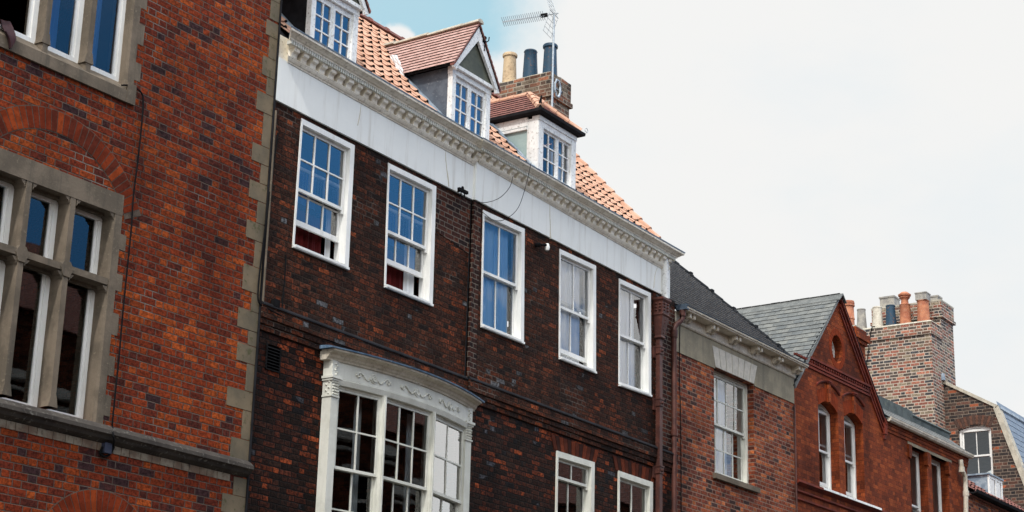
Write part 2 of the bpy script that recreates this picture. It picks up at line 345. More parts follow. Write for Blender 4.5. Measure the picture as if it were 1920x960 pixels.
K['paving'] = surf('stone_paving', (.28, .26, .23), (.2, .19, .17), None, scale=1.2, fine=30, rough=.9)
K['cloth'] = surf('dark_maroon_cloth', (.05, .02, .024), (.03, .013, .017), None, scale=8, fine=60, rough=.7)

# ------------------------------------------------------------------ shared builders
def wall(root, pl, outline, holes, mat, depth=.24, name='wall', body=None, roofz=None, w=0, label=None):
    """front face with openings, their reveals, and (body=(u0,u1,depth,z0,z1)) the sides and back of the house"""
    mb = MB(); loops = [outline] + holes
    tri = tessellate_polygon([[Vector((u, z, 0)) for u, z in lp] for lp in loops])
    fl = [p for lp in loops for p in lp]
    mb.add([pl.pt(u, w, z) for u, z in fl], [tuple(t) for t in tri])
    for hl in holes:
        n = len(hl)
        for i in range(n):
            a, b = hl[i], hl[(i + 1) % n]
            mb.quad(pl.pt(a[0], w, a[1]), pl.pt(b[0], w, b[1]), pl.pt(b[0], w - depth, b[1]), pl.pt(a[0], w - depth, a[1]))
    if body:
        u0, u1, dp, z0, z1 = body
        a, b, c, d = [(u0, w), (u1, w), (u1, w - dp), (u0, w - dp)]
        for p, q in ((b, c), (c, d), (d, a)):
            mb.quad(pl.pt(*p, z0), pl.pt(*q, z0), pl.pt(*q, z1), pl.pt(*p, z1))
    return mb.build(name, mat, root, flip=False, label=label)
def rect(u0, u1, z0, z1): return [(u0, z0), (u1, z0), (u1, z1), (u0, z1)]
def curtain(mb, P, s0, s1, t0, t1, w, mi=0, amp=.018, per=.11, n=None):
    n = n or max(6, int((s1 - s0) / .016)); pts = []; fs = []
    ph = random.random() * 6
    for i in range(n + 1):
        s = lerp(s0, s1, i / n); a = amp * (math.sin(2 * math.pi * s / per + ph) + .4 * math.sin(2 * math.pi * s / per * 2.3 + ph))
        pts += [P(s, t0, w + a), P(s, t1, w + a * .7)]
    for i in range(n): fs.append((2 * i, 2 * i + 2, 2 * i + 3, 2 * i + 1))
    mb.add(pts, fs, mi)
def panes(mb, P, s0, s1, t0, t1, w, cols, rows, tilt=.006):
    for i in range(cols):
        for j in range(rows):
            a, b = lerp(s0, s1, i / cols), lerp(s0, s1, (i + 1) / cols); c, d = lerp(t0, t1, j / rows), lerp(t0, t1, (j + 1) / rows)
            x1 = random.uniform(-1, 1) * tilt * (b - a); x2 = random.uniform(-1, 1) * tilt * (d - c)
            mb.quad(P(a, c, w - x1 - x2), P(b, c, w + x1 - x2), P(b, d, w + x1 + x2), P(a, d, w - x1 + x2))
class Quad:
    def __init__(s, pl, tl, tr, br, bl, w0=0.):
        s.pl = pl; s.w0 = w0; s.c = [Vector(p) for p in (bl, br, tr, tl)]
        s.W = ((s.c[1] - s.c[0]).length + (s.c[2] - s.c[3]).length) / 2; s.H = ((s.c[3] - s.c[0]).length + (s.c[2] - s.c[1]).length) / 2
    def uz(s, a, b):
        a /= s.W; b /= s.H; p = s.c[0] * (1 - a) * (1 - b) + s.c[1] * a * (1 - b) + s.c[2] * a * b + s.c[3] * (1 - a) * b; return p
    def P(s, a, b, w): p = s.uz(a, b); return s.pl.pt(p.x, s.w0 + w, p.y)
    def hx(s, mb, a0, a1, b0, b1, w0, w1, mi=0):
        mb.hexa([s.P(a, b, w) for w, in ((w0,), (w1,)) for a, b in ((a0, b0), (a1, b0), (a1, b1), (a0, b1))], mi)
    def hole(s, e=.012): return [tuple(s.uz(a, b)) for a, b in ((e, e), (s.W - e, e), (s.W - e, s.H - e), (e, s.H - e))]
def pxquad(pl, pts, w=0., level=False):
    q = [pl.at(*p, w) for p in pts]
    return Quad(pl, *q, w0=w)
def sash(root, q, fw=.075, hd=.075, sl=.05, cols=3, ru=2, rl=2, lift=0., mid=.5, paint='white', glass='glass', curtains=(), room=True, proud=.014, arch=0., lcols=None, bars=.019, label=None, sillproj=.05, fl=None, dz=.03):
    W, H = q.W, q.H; fl = fw if fl is None else fl
    f = MB()
    for a, b in ((0, fl), (W - fw, W)): q.hx(f, a, b, 0, H, -.16, proud)
    q.hx(f, fl, W - fw, H - hd, H, -.16, proud - .003)
    q.hx(f, fl, W - fw, 0, sl, -.16, proud + sillproj * .5)
    q.hx(f, -.0, W, -.012, .018, -.02, proud + sillproj * .35)
    # inner beads of the box frame
    for a, b in ((fl, fl + .014), (W - fw - .014, W - fw)): q.hx(f, a, b, sl, H - hd, -.058 - dz, -.046 - dz)
    if arch:
        n = 10; top = [(W * i / n, H + arch * (1 - (2 * i / n - 1) ** 2)) for i in range(n + 1)]
        low = [(a, b - .07 - (0.0)) for a, b in top]
        for i in range(n):
            p = [top[i], top[i + 1], low[i + 1], low[i]]
            f.loft([[q.P(a, b, w) for a, b in p] for w in (-.12, proud - .005)])
        hd = -arch * .75
        H2 = H + arch * .75
    win = f.build('window', K[paint], root, label=label)
    m = sl + (H - sl - max(hd, 0)) * mid
    s0, s1 = fl + .004, W - fw - .004
    top = H - hd if not arch else H + arch * .7
    gl = MB()
    # upper sash
    u = MB(); st = .038
    for a, b in ((s0, s0 + st), (s1 - st, s1)): q.hx(u, a, b, m - .06, top - .002, -.045 - dz, -.012 - dz)
    q.hx(u, s0 + st, s1 - st, m - .018, m + .02, -.046 - dz, -.012 - dz)
    if not arch: q.hx(u, s0 + st, s1 - st, top - .042, top - .002, -.044 - dz, -.013 - dz)
    g0, g1, t0, t1 = s0 + st, s1 - st, m + .02, top - .042
    for i in range(1, cols): c = lerp(g0, g1, i / cols); q.hx(u, c - bars / 2, c + bars / 2, t0, t1, -.036 - dz, -.016 - dz)
    for j in range(1, ru): c = lerp(t0, t1, j / ru); q.hx(u, g0, g1, c - bars / 2, c + bars / 2, -.035 - dz, -.017 - dz)
    u.build('upper_sash', K[paint], win)
    panes(gl, q.P, g0, g1, t0, t1, -.03 - dz, cols, ru)
    # lower sash
    l = MB(); b0 = sl + lift; b1 = m + .018 + lift
    lc = lcols or cols
    for a, b in ((s0, s0 + st), (s1 - st, s1)): q.hx(l, a, b, b0, b1, -.095 - dz, -.06 - dz)
    q.hx(l, s0 + st, s1 - st, b0, b0 + .065, -.095 - dz, -.061 - dz); q.hx(l, s0 + st, s1 - st, b1 - .036, b1, -.094 - dz, -.061 - dz)
    t0, t1 = b0 + .065, b1 - .036
    for i in range(1, lc): c = lerp(g0, g1, i / lc); q.hx(l, c - bars / 2, c + bars / 2, t0, t1, -.085 - dz, -.066 - dz)
    for j in range(1, rl): c = lerp(t0, t1, j / rl); q.hx(l, g0, g1, c - bars / 2, c + bars / 2, -.084 - dz, -.067 - dz)
    l.build('lower_sash', K[paint], win)
    panes(gl, q.P, g0, g1, t0, t1, -.078 - dz, lc, rl)
    gl.build('glass', K[glass], win, flip=False)
    for k, (mat, a, b, c, d, amp, w) in enumerate(curtains):
        cm = MB(); curtain(cm, q.P, fl + (W - fl - fw) * a, fl + (W - fl - fw) * b, sl + (H - sl - max(hd, .05)) * c, sl + (H - sl - max(hd, .05)) * d, w, 0, amp)
        cm.build('curtain', K[mat], win, smooth=True, flip=False)
    return win
def casement(win_parent, q, paint='oldwhite', glass='glassblue', split=.5, cols=(2, 2), rows=3, blind=None):
    W, H = q.W, q.H; f = MB(); gl = MB()
    c0 = W * split
    for (a, b, n) in ((0, c0 - .012, cols[0]), (c0 + .012, W, cols[1])):
        for s, e in ((a, a + .032), (b - .032, b)): q.hx(f, s, e, 0, H, -.05, -.01)
        q.hx(f, a + .032, b - .032, 0, .04, -.05, -.011); q.hx(f, a + .032, b - .032, H - .035, H, -.05, -.011)
        g0, g1 = a + .032, b - .032
        for i in range(1, n): c = lerp(g0, g1, i / n); q.hx(f, c - .009, c + .009, .04, H - .035, -.04, -.014)
        for j in range(1, rows): c = lerp(.04, H - .035, j / rows); q.hx(f, g0, g1, c - .009, c + .009, -.039, -.015)
        panes(gl, q.P, g0, g1, .04, H - .035, -.03, n, rows, .008)
    q.hx(f, c0 - .012, c0 + .012, 0, H, -.06, .0)
    f.build('casement', K[paint], win_parent)
    gl.build('glass', K[glass], win_parent, flip=False)
    if blind:
        for (mat, a, b, cc, d) in blind:
            cm = MB(); curtain(cm, q.P, W * a, W * b, H * cc, H * d, -.14, 0, .012); cm.build('curtain', K[mat], win_parent, smooth=True, flip=False)
def tiles(mb, o, ux, us, width, rows, exp, tw, thick=.012, gap=.003, jit=.003, nrm=None, poly=None, mis=(0,), edge=None):
    """lapped flat tiles or slates: o lower left corner, ux along the eaves, us up the slope; poly(a,b) keeps a tile"""
    nrm = nrm or ux.cross(us).normalized()
    if nrm.z < 0: nrm = -nrm
    nc = int(width / tw) + 2
    for j in range(rows):
        sh = (j % 2) * .5 * tw
        for i in range(-1, nc):
            a = i * tw + sh; b = a + tw - gap; a = max(a, 0); b = min(b, width)
            if b - a < .02: continue
            if poly and not poly((a + b) / 2, (j + .4) * exp): continue
            s0 = j * exp + random.uniform(-1, 1) * jit; s1 = s0 + exp * 1.35
            r = random.uniform(-1, 1) * jit * .5
            p = [o + ux * a + us * s0 + nrm * (thick * 2 + r), o + ux * b + us * s0 + nrm * (thick * 2 - r), o + ux * b + us * s1 + nrm * thick * .9, o + ux * a + us * s1 + nrm * thick * .9]
            mi = random.choice(mis)
            mb.add(p + [p[0] - nrm * thick, p[1] - nrm * thick], [(0, 1, 2, 3), (0, 3, 4), (1, 5, 2)], mi)
            mb.add([p[0], p[0] - nrm * thick, p[1] - nrm * thick, p[1]], [(0, 1, 2, 3)], mi if edge is None else edge)
def pantiles(mb, o, ux, us, width, rows, exp, tw, keep=None, amp=.026):
    nrm = ux.cross(us).normalized()
    if nrm.z < 0: nrm = -nrm
    prf = [(0, .55), (.07, .95), (.15, 1.), (.24, .8), (.33, .35), (.45, .08), (.62, 0), (.8, .08), (.93, .3), (1.03, .55)]
    sg = len(prf) - 1; nc = int(width / tw)
    for j in range(rows):
        for i in range(nc):
            if keep and not keep((i + .5) * tw, (j + .5) * exp): continue
            dx = random.uniform(-.005, .005); ds = random.uniform(-.01, .01); lift = random.uniform(0, .008)
            pts = []
            for s, e in ((j * exp + ds, .038 + lift), ((j + 1) * exp * 1. + .05, .0)):
                for a, b in prf: pts.append(o + ux * (i * tw + dx + tw * a) + us * s + nrm * (e + amp * b * 1.3))
            for k in range(sg + 1): pts.append(pts[k] - nrm * ((.014 if k > 4 else .018 + amp * prf[k][1] * .9)))
            n = sg + 1
            mb.add(pts, [(k, k + 1, n + k + 1, n + k) for k in range(sg)] + [(k, 2 * n + k, 2 * n + k + 1, k + 1) for k in range(4, sg)])
            m_ = len(mb.v) - len(pts)
            for k in range(4): mb.f.append([m_ + k, m_ + 2 * n + k, m_ + 2 * n + k + 1, m_ + k + 1]); mb.mi.append(1)  # roll ends coloured black, painting in the shade of the open hollow
def pot(parent, c, r, h, mat, kind=0, seg=18):
    mb = MB(); c = Vector(c)
    pr = [(r * 1.12, -.05), (r * 1.1, 0), (r * .98, h * .5), (r * .9, h * .9), (r * 1.08, h * .91), (r * 1.1, h * .97), (r * 1., h), (r * .8, h), (r * .78, h * .7)]
    if kind == 1: pr = [(r * 1.12, -.05), (r * 1.08, h * .3), (r * 1.0, h * .6), (r * .92, h * .93), (r * 1.0, h * .96), (r * .9, h), (r * .75, h), (r * .7, h * .7)]
    mb.lathe(c, pr, seg)
    return mb.build('chimney_pot', K[mat], parent, smooth=True)
def slab_stack(mb, x0, x1, y0, y1, z0, z1, mi=0): mb.wbox((x0, y0, z0), (x1, y1, z1), mi)

# ================================================================== SETTING
mb = MB(); mb.quad((-400, -400, 0), (900, -400, 0), (900, 900, 0), (-400, 900, 0)); tag(mb.build('ground', K['paving']), None, None, kind='structure')
mb = MB(); mb.wbox((-120, -12.5, -.3), (260, -2.2, .004)); tag(mb.build('road', K['asphalt']), None, None, kind='structure')
mb = MB(); mb.wbox((-120, -2.2, -.3), (260, .5, .125)); tag(mb.build('pavement', K['paving']), None, None, kind='structure')
mb = MB(); mb.wbox((-120, -15.8, -.3), (260, -12.5, .125)); tag(mb.build('pavement', K['paving']), None, None, kind='structure')

# ================================================================== A: orange-red brick building with stone mullioned windows
PA = Pl(15.03, 0, -1.5)
A = thing('brick_building', PA.pt(-4, 0, 0), 'orange and purple-red brick building with stone-mullioned windows and pale stone quoins at its right corner', 'building')
UC = -3.117
upo = rect(-4.09, -2.21, 9.0, 10.95); loo = rect(-4.03, -2.19, 5.40, 7.75)
wall(A, PA, rect(-9, 0, 0, 13.2), [upo, loo], K['brickA'], body=(-9, 0, 9, 0, 13.2), depth=.35)
mb = MB(); PA.box(mb, -9.1, .0, -9, .1, 13.2, 13.35); mb.build('roof', K['lead'], A)
# quoins at the corner and toothed jambs, one stone pattern each
mb = MB(); z = 5.44; k = 0; rows = [10.694, 10.495, 10.222, 9.977, 9.761, 9.519, 9.109, 8.887, 8.652, 8.432, 8.169, 7.952, 7.643, 7.337, 7.118, 6.892, 6.722, 6.513, 6.198, 5.978, 5.652, 5.40]
lw = [.2, .215, .27, .285, .285, .285, .285, .32, .295, .4, .285]
zz = []
for i in range(0, len(rows), 2): zz.append((rows[i + 1], rows[i], lw[i // 2]))
for i, (a, b, w_) in enumerate(zz):
    PA.box(mb, -w_, .006, -.2, .006, a + .004, b - .004)
    if i: PA.box(mb, -.12 - random.random() * .025, .006, -.2, .005, b + .004, zz[i - 1][0] - .004)
mb.build('quoins', K['quoin'], A); mb = MB()
zq = 5.22
while zq > 0:
    PA.box(mb, -.36 if k % 2 else -.2, .006, -.2, .006, zq - .2, zq); zq -= .206; k += 1
zq = 10.72; k = 1
while zq < 13.1:
    PA.box(mb, -.26 if k % 2 == 0 else -.15, .006, -.2, .006, zq, zq + .24); zq += .246; k += 1
mb.build('quoins', K['quoin'], A)
def mullion(mb, u, z0, z1, hw=.045, w0=-.3, w1=.004):
    pr = [(-hw * .75, w1), (hw * .75, w1), (hw * 1.05, w1 - .045), (hw * 1.05, w0), (-hw * 1.05, w0), (-hw * 1.05, w1 - .045)]
    mb.loft([[PA.pt(u + a, b, z) for a, b in pr] for z in (z0, z1)])
def stonewin(uL, uR, mulls, z0, z1, transom=None, rec=-.17, label=None, teeth=True, shoulders=True, sillslope=True, lights=()):
    f = MB(); jw = .115
    zt = z1 + (.225 if shoulders else .3)
    # head slab
    if shoulders:
        f_edges = [uL] + mulls + [uR]
        PA.box(f, uL - jw, uR + jw, -.3, .008, z1, zt)
        for zz1 in ([z1] + ([transom - .05] if transom else [])):
            for i in range(len(f_edges) - 1):
                a = f_edges[i] + (.05 if i else 0); b = f_edges[i + 1] - (.05 if i < len(f_edges) - 2 else 0)
                for (c, d, s) in ((a, a + .06, 1), (b, b - .06, -1)):
                    PA.prism(f, [(c, zz1), (d, zz1), (d - s * .03, zz1 - .035), (c + s * .015, zz1 - .042), (c, zz1 - .07)], -.2, .001)
                PA.box(f, a, b, -.3, -.1, zz1 - .03, zz1)
    else: PA.box(f, uL - jw, uR + jw, -.3, .008, z1, zt)
    # splayed jambs with teeth
    for s, e in ((-1, uL), (1, uR)):
        pr = [(e - s * .01, -.3), (e - s * .005, -.05), (e + s * .0, -.02), (e + s * .02, .006), (e + s * jw, .006), (e + s * jw, -.3)]
        PA_l = [[PA.pt(a, b, z) for a, b in pr] for z in (z0 - .13, z1)]
        f.loft(PA_l)
        if teeth:
            z = z0 + .05; k = 0
            while z < z1 - .1:
                hh = random.uniform(.16, .24)
                if k % 2 == 0: PA.box(f, min(e + s * jw, e + s * (jw + .085)), max(e + s * jw, e + s * (jw + .085)), -.1, .004, z, z + hh)
                z += hh + (.004 if k % 2 else .02); k += 1
    for m_ in mulls:
        mullion(f, m_, z0 - (.13 if sillslope else 0), z1)
        # base stop of the mullion
        PA.prism(f, [(m_ - .06, z0 - .0), (m_ + .06, z0 - .0), (m_ + .035, z0 + .12), (m_ - .035, z0 + .12)], -.1, .012)
    if transom:
        PA.prof(f, [(.008, transom + .035), (.008, transom - .035), (-.07, transom - .05), (-.3, transom - .05), (-.3, transom + .06), (-.1, transom + .05)], uL, uR)
        for m_ in mulls: PA.prism(f, [(m_ - .085, transom), (m_ - .04, transom + .07), (m_ + .04, transom + .07), (m_ + .085, transom), (m_ + .04, transom - .09), (m_ - .04, transom - .09)], -.1, .016)
    if sillslope:
        PA.prof(f, [(-.3, z0), (-.1, z0), (.03, z0 - .12), (.03, z0 - .25), (-.3, z0 - .25)], uL - .01, uR + .01)
        PA.box(f, uR + .01, uR + jw + .02, -.1, .034, z0 - .25, z0 - .02)
    win = f.build('window', K['stone'], A, label=label)
    sh = MB(); gl = MB()
    for (a, b, c, d, opened) in lights:
        q = Quad(PA, (a, d), (b, d), (b, c), (a, c), w0=rec)
        for s, e in ((0, .045), (q.W - .06, q.W)): q.hx(sh, s, e, 0, q.H, -.06, 0)
        q.hx(sh, .045, q.W - .06, 0, .06, -.06, -.001); q.hx(sh, .045, q.W - .06, q.H - .045, q.H, -.06, -.001)
        q.hx(sh, q.W - .09, q.W - .06, .06, q.H - .045, -.05, -.02)
        if not opened: panes(gl, q.P, .045, q.W - .09, .06, q.H - .045, -.035, 1, 1, .01)
    sh.build('sash', K['white'], win)
    return win, gl
w1, gl = stonewin(-4.02, -2.285, [-3.40, -2.815], 9.15, 10.88, None, -.1, 'upper stone-mullioned window with blue curtains', True, False,
    lights=((-4.0, -3.45, 9.14, 10.87, True), (-3.35, -2.865, 9.14, 10.87, False), (-2.765, -2.275, 9.14, 10.87, False)))
gl.build('glass', K['glass'], w1, flip=False)
for a, b in ((-3.33, -3.02), (-2.75, -2.42)):
    cm = MB(); curtain(cm, lambda s, t, w: PA.pt(s, w, t), a, b, 9.2, 10.86, -.32, 0, .02, .13); cm.build('curtain', K['blind'], w1, smooth=True, flip=False)
# hinged top light of the right-hand casement, standing ajar
mb = MB(); q = Quad(PA, (-2.74, 10.88), (-2.3, 10.88), (-2.3, 10.05), (-2.74, 10.05), w0=-.1)
w2, gl = stonewin(-3.96, -2.27, [-3.406, -2.828], 5.47, 7.655, 6.905, -.16, 'lower stone-mullioned window with transom', True, True, False,
    lights=tuple((a, b, c, d, False) for a, b in ((-3.94, -3.455), (-3.357, -2.878), (-2.778, -2.26)) for c, d in ((5.43, 6.87), (6.93, 7.63))))
gl.build('glass', K['glassdark'], w2, flip=False)
cm = MB(); curtain(cm, lambda s, t, w: PA.pt(s, w, t), -3.94, -3.7, 5.45, 7.6, -.34, 0, .02, .13); cm.build('curtain', K['blindlight'], w2, smooth=True, flip=False)
# relieving arches: radial bricks
def arch(root, pl, cu, cz, r0, r1, a0, a1, mat, w=.004, n=None, label=None, seg=.078, mort=True):
    mb = MB(); nb = n or max(3, int(abs(a1 - a0) * math.pi / 180 * (r0 + r1) / 2 / seg))
    back = MB()
    for i in range(nb):
        t0 = R(lerp(a0, a1, i / nb)); t1 = R(lerp(a0, a1, (i + 1) / nb)); e = (t1 - t0) * .075
        t0 += e; t1 -= e
        p = [(cu + r * math.cos(t), cz + r * math.sin(t)) for r, t in ((r0, t0), (r1, t0), (r1, t1), (r0, t1))]
        ww = w + random.uniform(0, .003); ci = random.choice((0, 0, 1, 1, 1, 2, 3, 3))
        mb.loft([[pl.pt(a, b_, z_) for a, z_ in p] for b_ in (-.05, ww)], ci if isinstance(mat, list) else 0)
    return mb.build('brick_arch', mat, root, label=label)
def solid(name, c, v=.3): return surf(name, c, tuple(k * (1 - v) for k in c), tuple(k * .45 for k in c), scale=9, fine=40, rough=.9, bump=.4, spec=.1)
AR = [solid('arch_brick_a', (.235, .037, .010)), solid('arch_brick_b', (.175, .027, .009)), solid('arch_brick_c', (.29, .05, .012)), solid('arch_brick_d', (.115, .021, .010))]
arch(A, PA, -3.10, 7.17, 1.10, 1.325, 28, 152, AR)
arch(A, PA, -2.06, 3.88, .66, .88, 20, 160, AR)
for cu, cz, r0, r1 in ((-3.10, 7.17, 1.09, 1.335), (-2.06, 3.88, .65, .89)):    # mortar bed of the arches
    mb = MB()
    pr = [(cu + r1 * math.cos(R(t)), cz + r1 * math.sin(R(t))) for t in range(25, 156, 5)] + [(cu + r0 * math.cos(R(t)), cz + r0 * math.sin(R(t))) for t in range(155, 24, -5)]
    for i in range(26): 
        a, b, c, d = pr[i], pr[(i + 1)], pr[len(pr) - 2 - i], pr[len(pr) - 1 - i]
        mb.loft([[PA.pt(*p[:1], w_, p[1]) for p in (a, b, c, d)] for w_ in (-.04, .002)])
    mb.build('arch_mortar', solid('arch_mortar', (.12, .09, .07)), A)
# string course and the pale header course below it
mb = MB(); PA.prof(mb, [(0, 5.43), (.05, 5.40), (.10, 5.36), (.105, 5.32), (.075, 5.30), (.055, 5.27), (.0, 5.235)], -9, -.0); mb.build('string_course', K['sootstone'], A)
mb = MB(); u = -9.
while u < -.3:
    l_ = random.choice((.11, .115, .2, .16)); PA.box(mb, u + .004, u + l_ - .004, -.05, .006 + random.random() * .004, 5.155, 5.232); u += l_
mb.build('header_course', K['palebrick'], A)
# thin grey conduit in the joint between the two houses
mb = MB(); p = [PA.pt(.035, .03, z) for z in (7.25, 8.4, 9.6)]; mb.tube(p, .014, 6); mb.build('conduit', K['stone'], A)
mb = MB(); p = [PA.pt(.012, .016, z) for z in (2.0, 5, 8, 11.2)]; mb.tube(p, .014, 6); mb.build('lead_flashing', K['felt_and_shade'], A)

# ================================================================== B: two dark brick houses under one dentilled cornice
PB = Pl(0, 0, 0)
SB = .04                        # the right house stands a little nearer the street
PC2 = Pl(0, -SB, 0)
ZF0, ZF1 = 9.735, 10.28        # plaster frieze
XJ = 19.14                     # joint between the two houses
B1 = thing('terraced_house', (17, 0, 0), 'sooty brick house with white bow window and pointed dormers, right beside the orange brick building', 'house', 'terraced houses under one cornice')
B2 = thing('terraced_house', (22, 0, 0), 'dark brown brick house with three tall curtained windows, hipped dormer and large chimney', 'house', 'terraced houses under one cornice')
W1 = pxquad(PB, ((564.3, 221.8), (663.8, 272.8), (651.8, 505.1), (547.3, 462.3)))
W2 = pxquad(PB, ((727.1, 305.5), (816.7, 349.8), (809.6, 573.6), (719.7, 537.1)))
PQ = PC2
W3 = pxquad(PQ, ((905, 393.6), (982.5, 429.4), (980.8, 644.4), (900.7, 612.2)))
W4 = pxquad(PQ, ((1048.3, 466.6), (1116.3, 498.4), (1116, 699.6), (1047.3, 672)))
W5 = pxquad(PQ, ((1159.9, 522.2), (1219, 549.8), (1219.8, 743.2), (1159.2, 722.3)))
def pxq2(pl, tl, tr, zb):
    a = pl.at(*tl); b = pl.at(*tr); return Quad(pl, a, b, (b[0], zb), (a[0], zb))
LW1 = pxq2(PQ, (1043.8, 845), (1113.8, 867), 5.05); LW2 = pxq2(PQ, (1159.3, 882.5), (1223, 904.3), 5.05)
ZB = 7.02                      # string band
XB0, XB1 = 16.28, 19.3
bowhole = rect(XB0 + .1, 19.02, 4.55, 6.9)
vent = rect(15.22, 15.47, 6.52, 6.82)
wall(B1, PB, rect(15.045, XJ, ZB, ZF0), [W1.hole(), W2.hole()], K['brickB'])
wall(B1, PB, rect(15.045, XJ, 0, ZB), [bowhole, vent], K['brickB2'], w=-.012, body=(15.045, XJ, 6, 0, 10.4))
xe = 24.83
wall(B2, PQ, rect(XJ, xe, ZB, ZF0), [W3.hole(), W4.hole(), W5.hole()], K['brickB'])
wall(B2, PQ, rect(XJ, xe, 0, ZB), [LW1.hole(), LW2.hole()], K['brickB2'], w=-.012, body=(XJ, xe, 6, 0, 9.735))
# repointed panels and the narrow pier at the joint
mb = MB(); pj = [PB.at(*p) for p in ((818, 352), (884, 380), (882, 478), (813, 430))]
mb.quad(*[PB.pt(a, .006, b) for a, b in pj]); mb.build('repointed_panel', K['brickR'], B1, flip=False)
mb = MB(); PQ.box(mb, XJ + .0, XJ + .03, -.1, .02, 0, ZF0 - .02); PQ.box(mb, XJ + .045, XJ + .17, -.1, .012, 7.3, ZF0 - .04); mb.build('pier', K['brickR'], B2)
mb = MB(); a = PQ.at(1229, 560)[0]; PQ.box(mb, a + .0, xe + .004, -.1, .004, 7.3, 9.62); mb.build('pier', K['brickR'], B2)
mb = MB(); PB.box(mb, XJ - .014, XJ - .003, -.02, .012, 5.0, ZF0 - .02); mb.build('lead_joint', K['felt_and_shade'], B1)
# string band: oversailing brick courses
for root, pl, u0, u1 in ((B1, PB, 15.05, XJ), (B2, PQ, XJ, xe)):
    mb = MB(); pl.prof(mb, [(0, 7.26), (.025, 7.25), (.05, 7.225), (.052, 7.09), (.03, 7.085), (.03, 7.02), (.012, 7.015), (.012, 6.95), (-.05, 6.94), (-.05, 7.26)], u0, u1)
    mb.build('string_course', K['brickB'], root)
    mb = MB(); pl.prof(mb, [(.0, 7.285), (.03, 7.275), (.06, 7.245), (.062, 7.228), (.0, 7.228)], u0, u1); mb.build('band_flashing', K['felt_and_shade'], root)
# plaster frieze
mb = MB(); mb2 = MB()
pl_ = PB; mb.loft([[PB.pt(u, w_, z_) for w_, z_ in ((-.1, ZF0), (.03, ZF0), (.034, ZF1), (-.1, ZF1))] for u in (15.05, XJ - .0)]); mb.build('plaster_frieze', K['plaster'], B1)
mb2.loft([[PQ.pt(u, w_, z_) for w_, z_ in ((-3., ZF0 + .0), (.03, ZF0 + .0), (.034, ZF1), (-3., ZF1))] for u in (XJ + .003, 24.62)]); mb2.build('plaster_frieze', K['plaster'], B2)
for pl0, root0, pts in ((PB, B1, ((835, 282), (836, 300), (838, 318), (840, 332), (842, 350))), (PB, B1, ((677, 196), (675, 215), (671, 235))), (PQ, B2, ((1031, 378), (1031, 400), (1032, 425), (1032, 448))), (PQ, B2, ((1233, 500), (1228, 515), (1226, 540)))):
    mb = MB(); q_ = [pl0.at(a, b, .035) for a, b in pts]; mb.tube([pl0.pt(a, .0335, b) for a, b in q_], [.003, .006, .005, .009, .004][:len(q_)], 5); mb.build('plaster_crack', K['cream'], root0)
# cornice: bed mould, scrolled modillions, dentils, crown; old and slightly sagging, so bottom and top run at their own slopes
def cornice(root, pl, u0, u1, b0, b1, t0, t1, kr=-1):
    zz_ = lambda u, f: lerp(lerp(b0, b1, (u - u0) / (u1 - u0)), lerp(t0, t1, (u - u0) / (u1 - u0)), f)
    prf = [(0, 0), (.045, 0), (.05, .05), (.062, .065), (.078, .13), (.082, .17), (.088, .175), (.088, .205), (.036, .21), (.036, .545), (.14, .55), (.14, .70), (.168, .705), (.172, .76), (.19, .785), (.205, .83), (.228, .875), (.246, .895), (.252, .91), (.254, .99), (.0, 1.03)]
    mb = MB()
    def ring(u, k): return [pl.pt(u - k * w_, w_, zz_(u - k * w_, f)) for w_, f in prf]
    mb.loft([ring(u0, 1), ring(u1, kr)])                      # mitred ends
    pl.box(mb, u0 - .19, u0 + .02, -.2, -.004, b0, t0)
    c = mb.build('cornice', K['cornice'], root)
    d = MB(); e_ = .14 if kr < 0 else 0
    u = u0 - .14
    while u < u1 + e_ - .02:
        d.hexa([pl.pt(a, w_, zz_(a, f)) for f in (.555, .695) for a, w_ in ((u, .1), (u + .024, .1), (u + .024, .166), (u, .166))]); u += .043
    d.hexa([pl.pt(a, w_, zz_(a, f)) for f in (.555, .695) for a, w_ in ((u0 - .13, .09), (u1 + e_ - .01, .09), (u1 + e_ - .01, .1415), (u0 - .13, .1415))])
    d.build('dentil_course', K['bow'], c)
    n = int((u1 - u0) / .172); st = (u1 - u0 - .02) / n
    for i in range(n + 1):
        u = u0 - .035 + i * st
        sp = [(.03, .205), (.075, .20), (.086, .225), (.09, .30), (.10, .36), (.118, .39), (.131, .42), (.136, .47), (.136, .549), (.03, .549)]
        m = MB(); m.loft([[pl.pt(uu, w_, zz_(uu, f)) for w_, f in sp] for uu in (u, u + .098)])
        m.build('modillion', K['cornice'], c)
    g_ = MB(); pr = [(.0, 1.035), (.26, .995), (.264, 1.045), (.2, 1.08), (.0, 1.2)]
    g_.loft([[pl.pt(u - k * w_, w_, zz_(u, f)) for w_, f in pr] for u, k in ((u0, 1), (u1, kr))])
    g_.build('gutter', K['lead'], root)
    return c
cornice(B1, PB, 15.24, XJ - .02, 10.262, 10.215, 10.59, 10.525, 0)
cornice(B2, PQ, XJ + .08, 24.45, 10.262, 10.15, 10.515, 10.48)
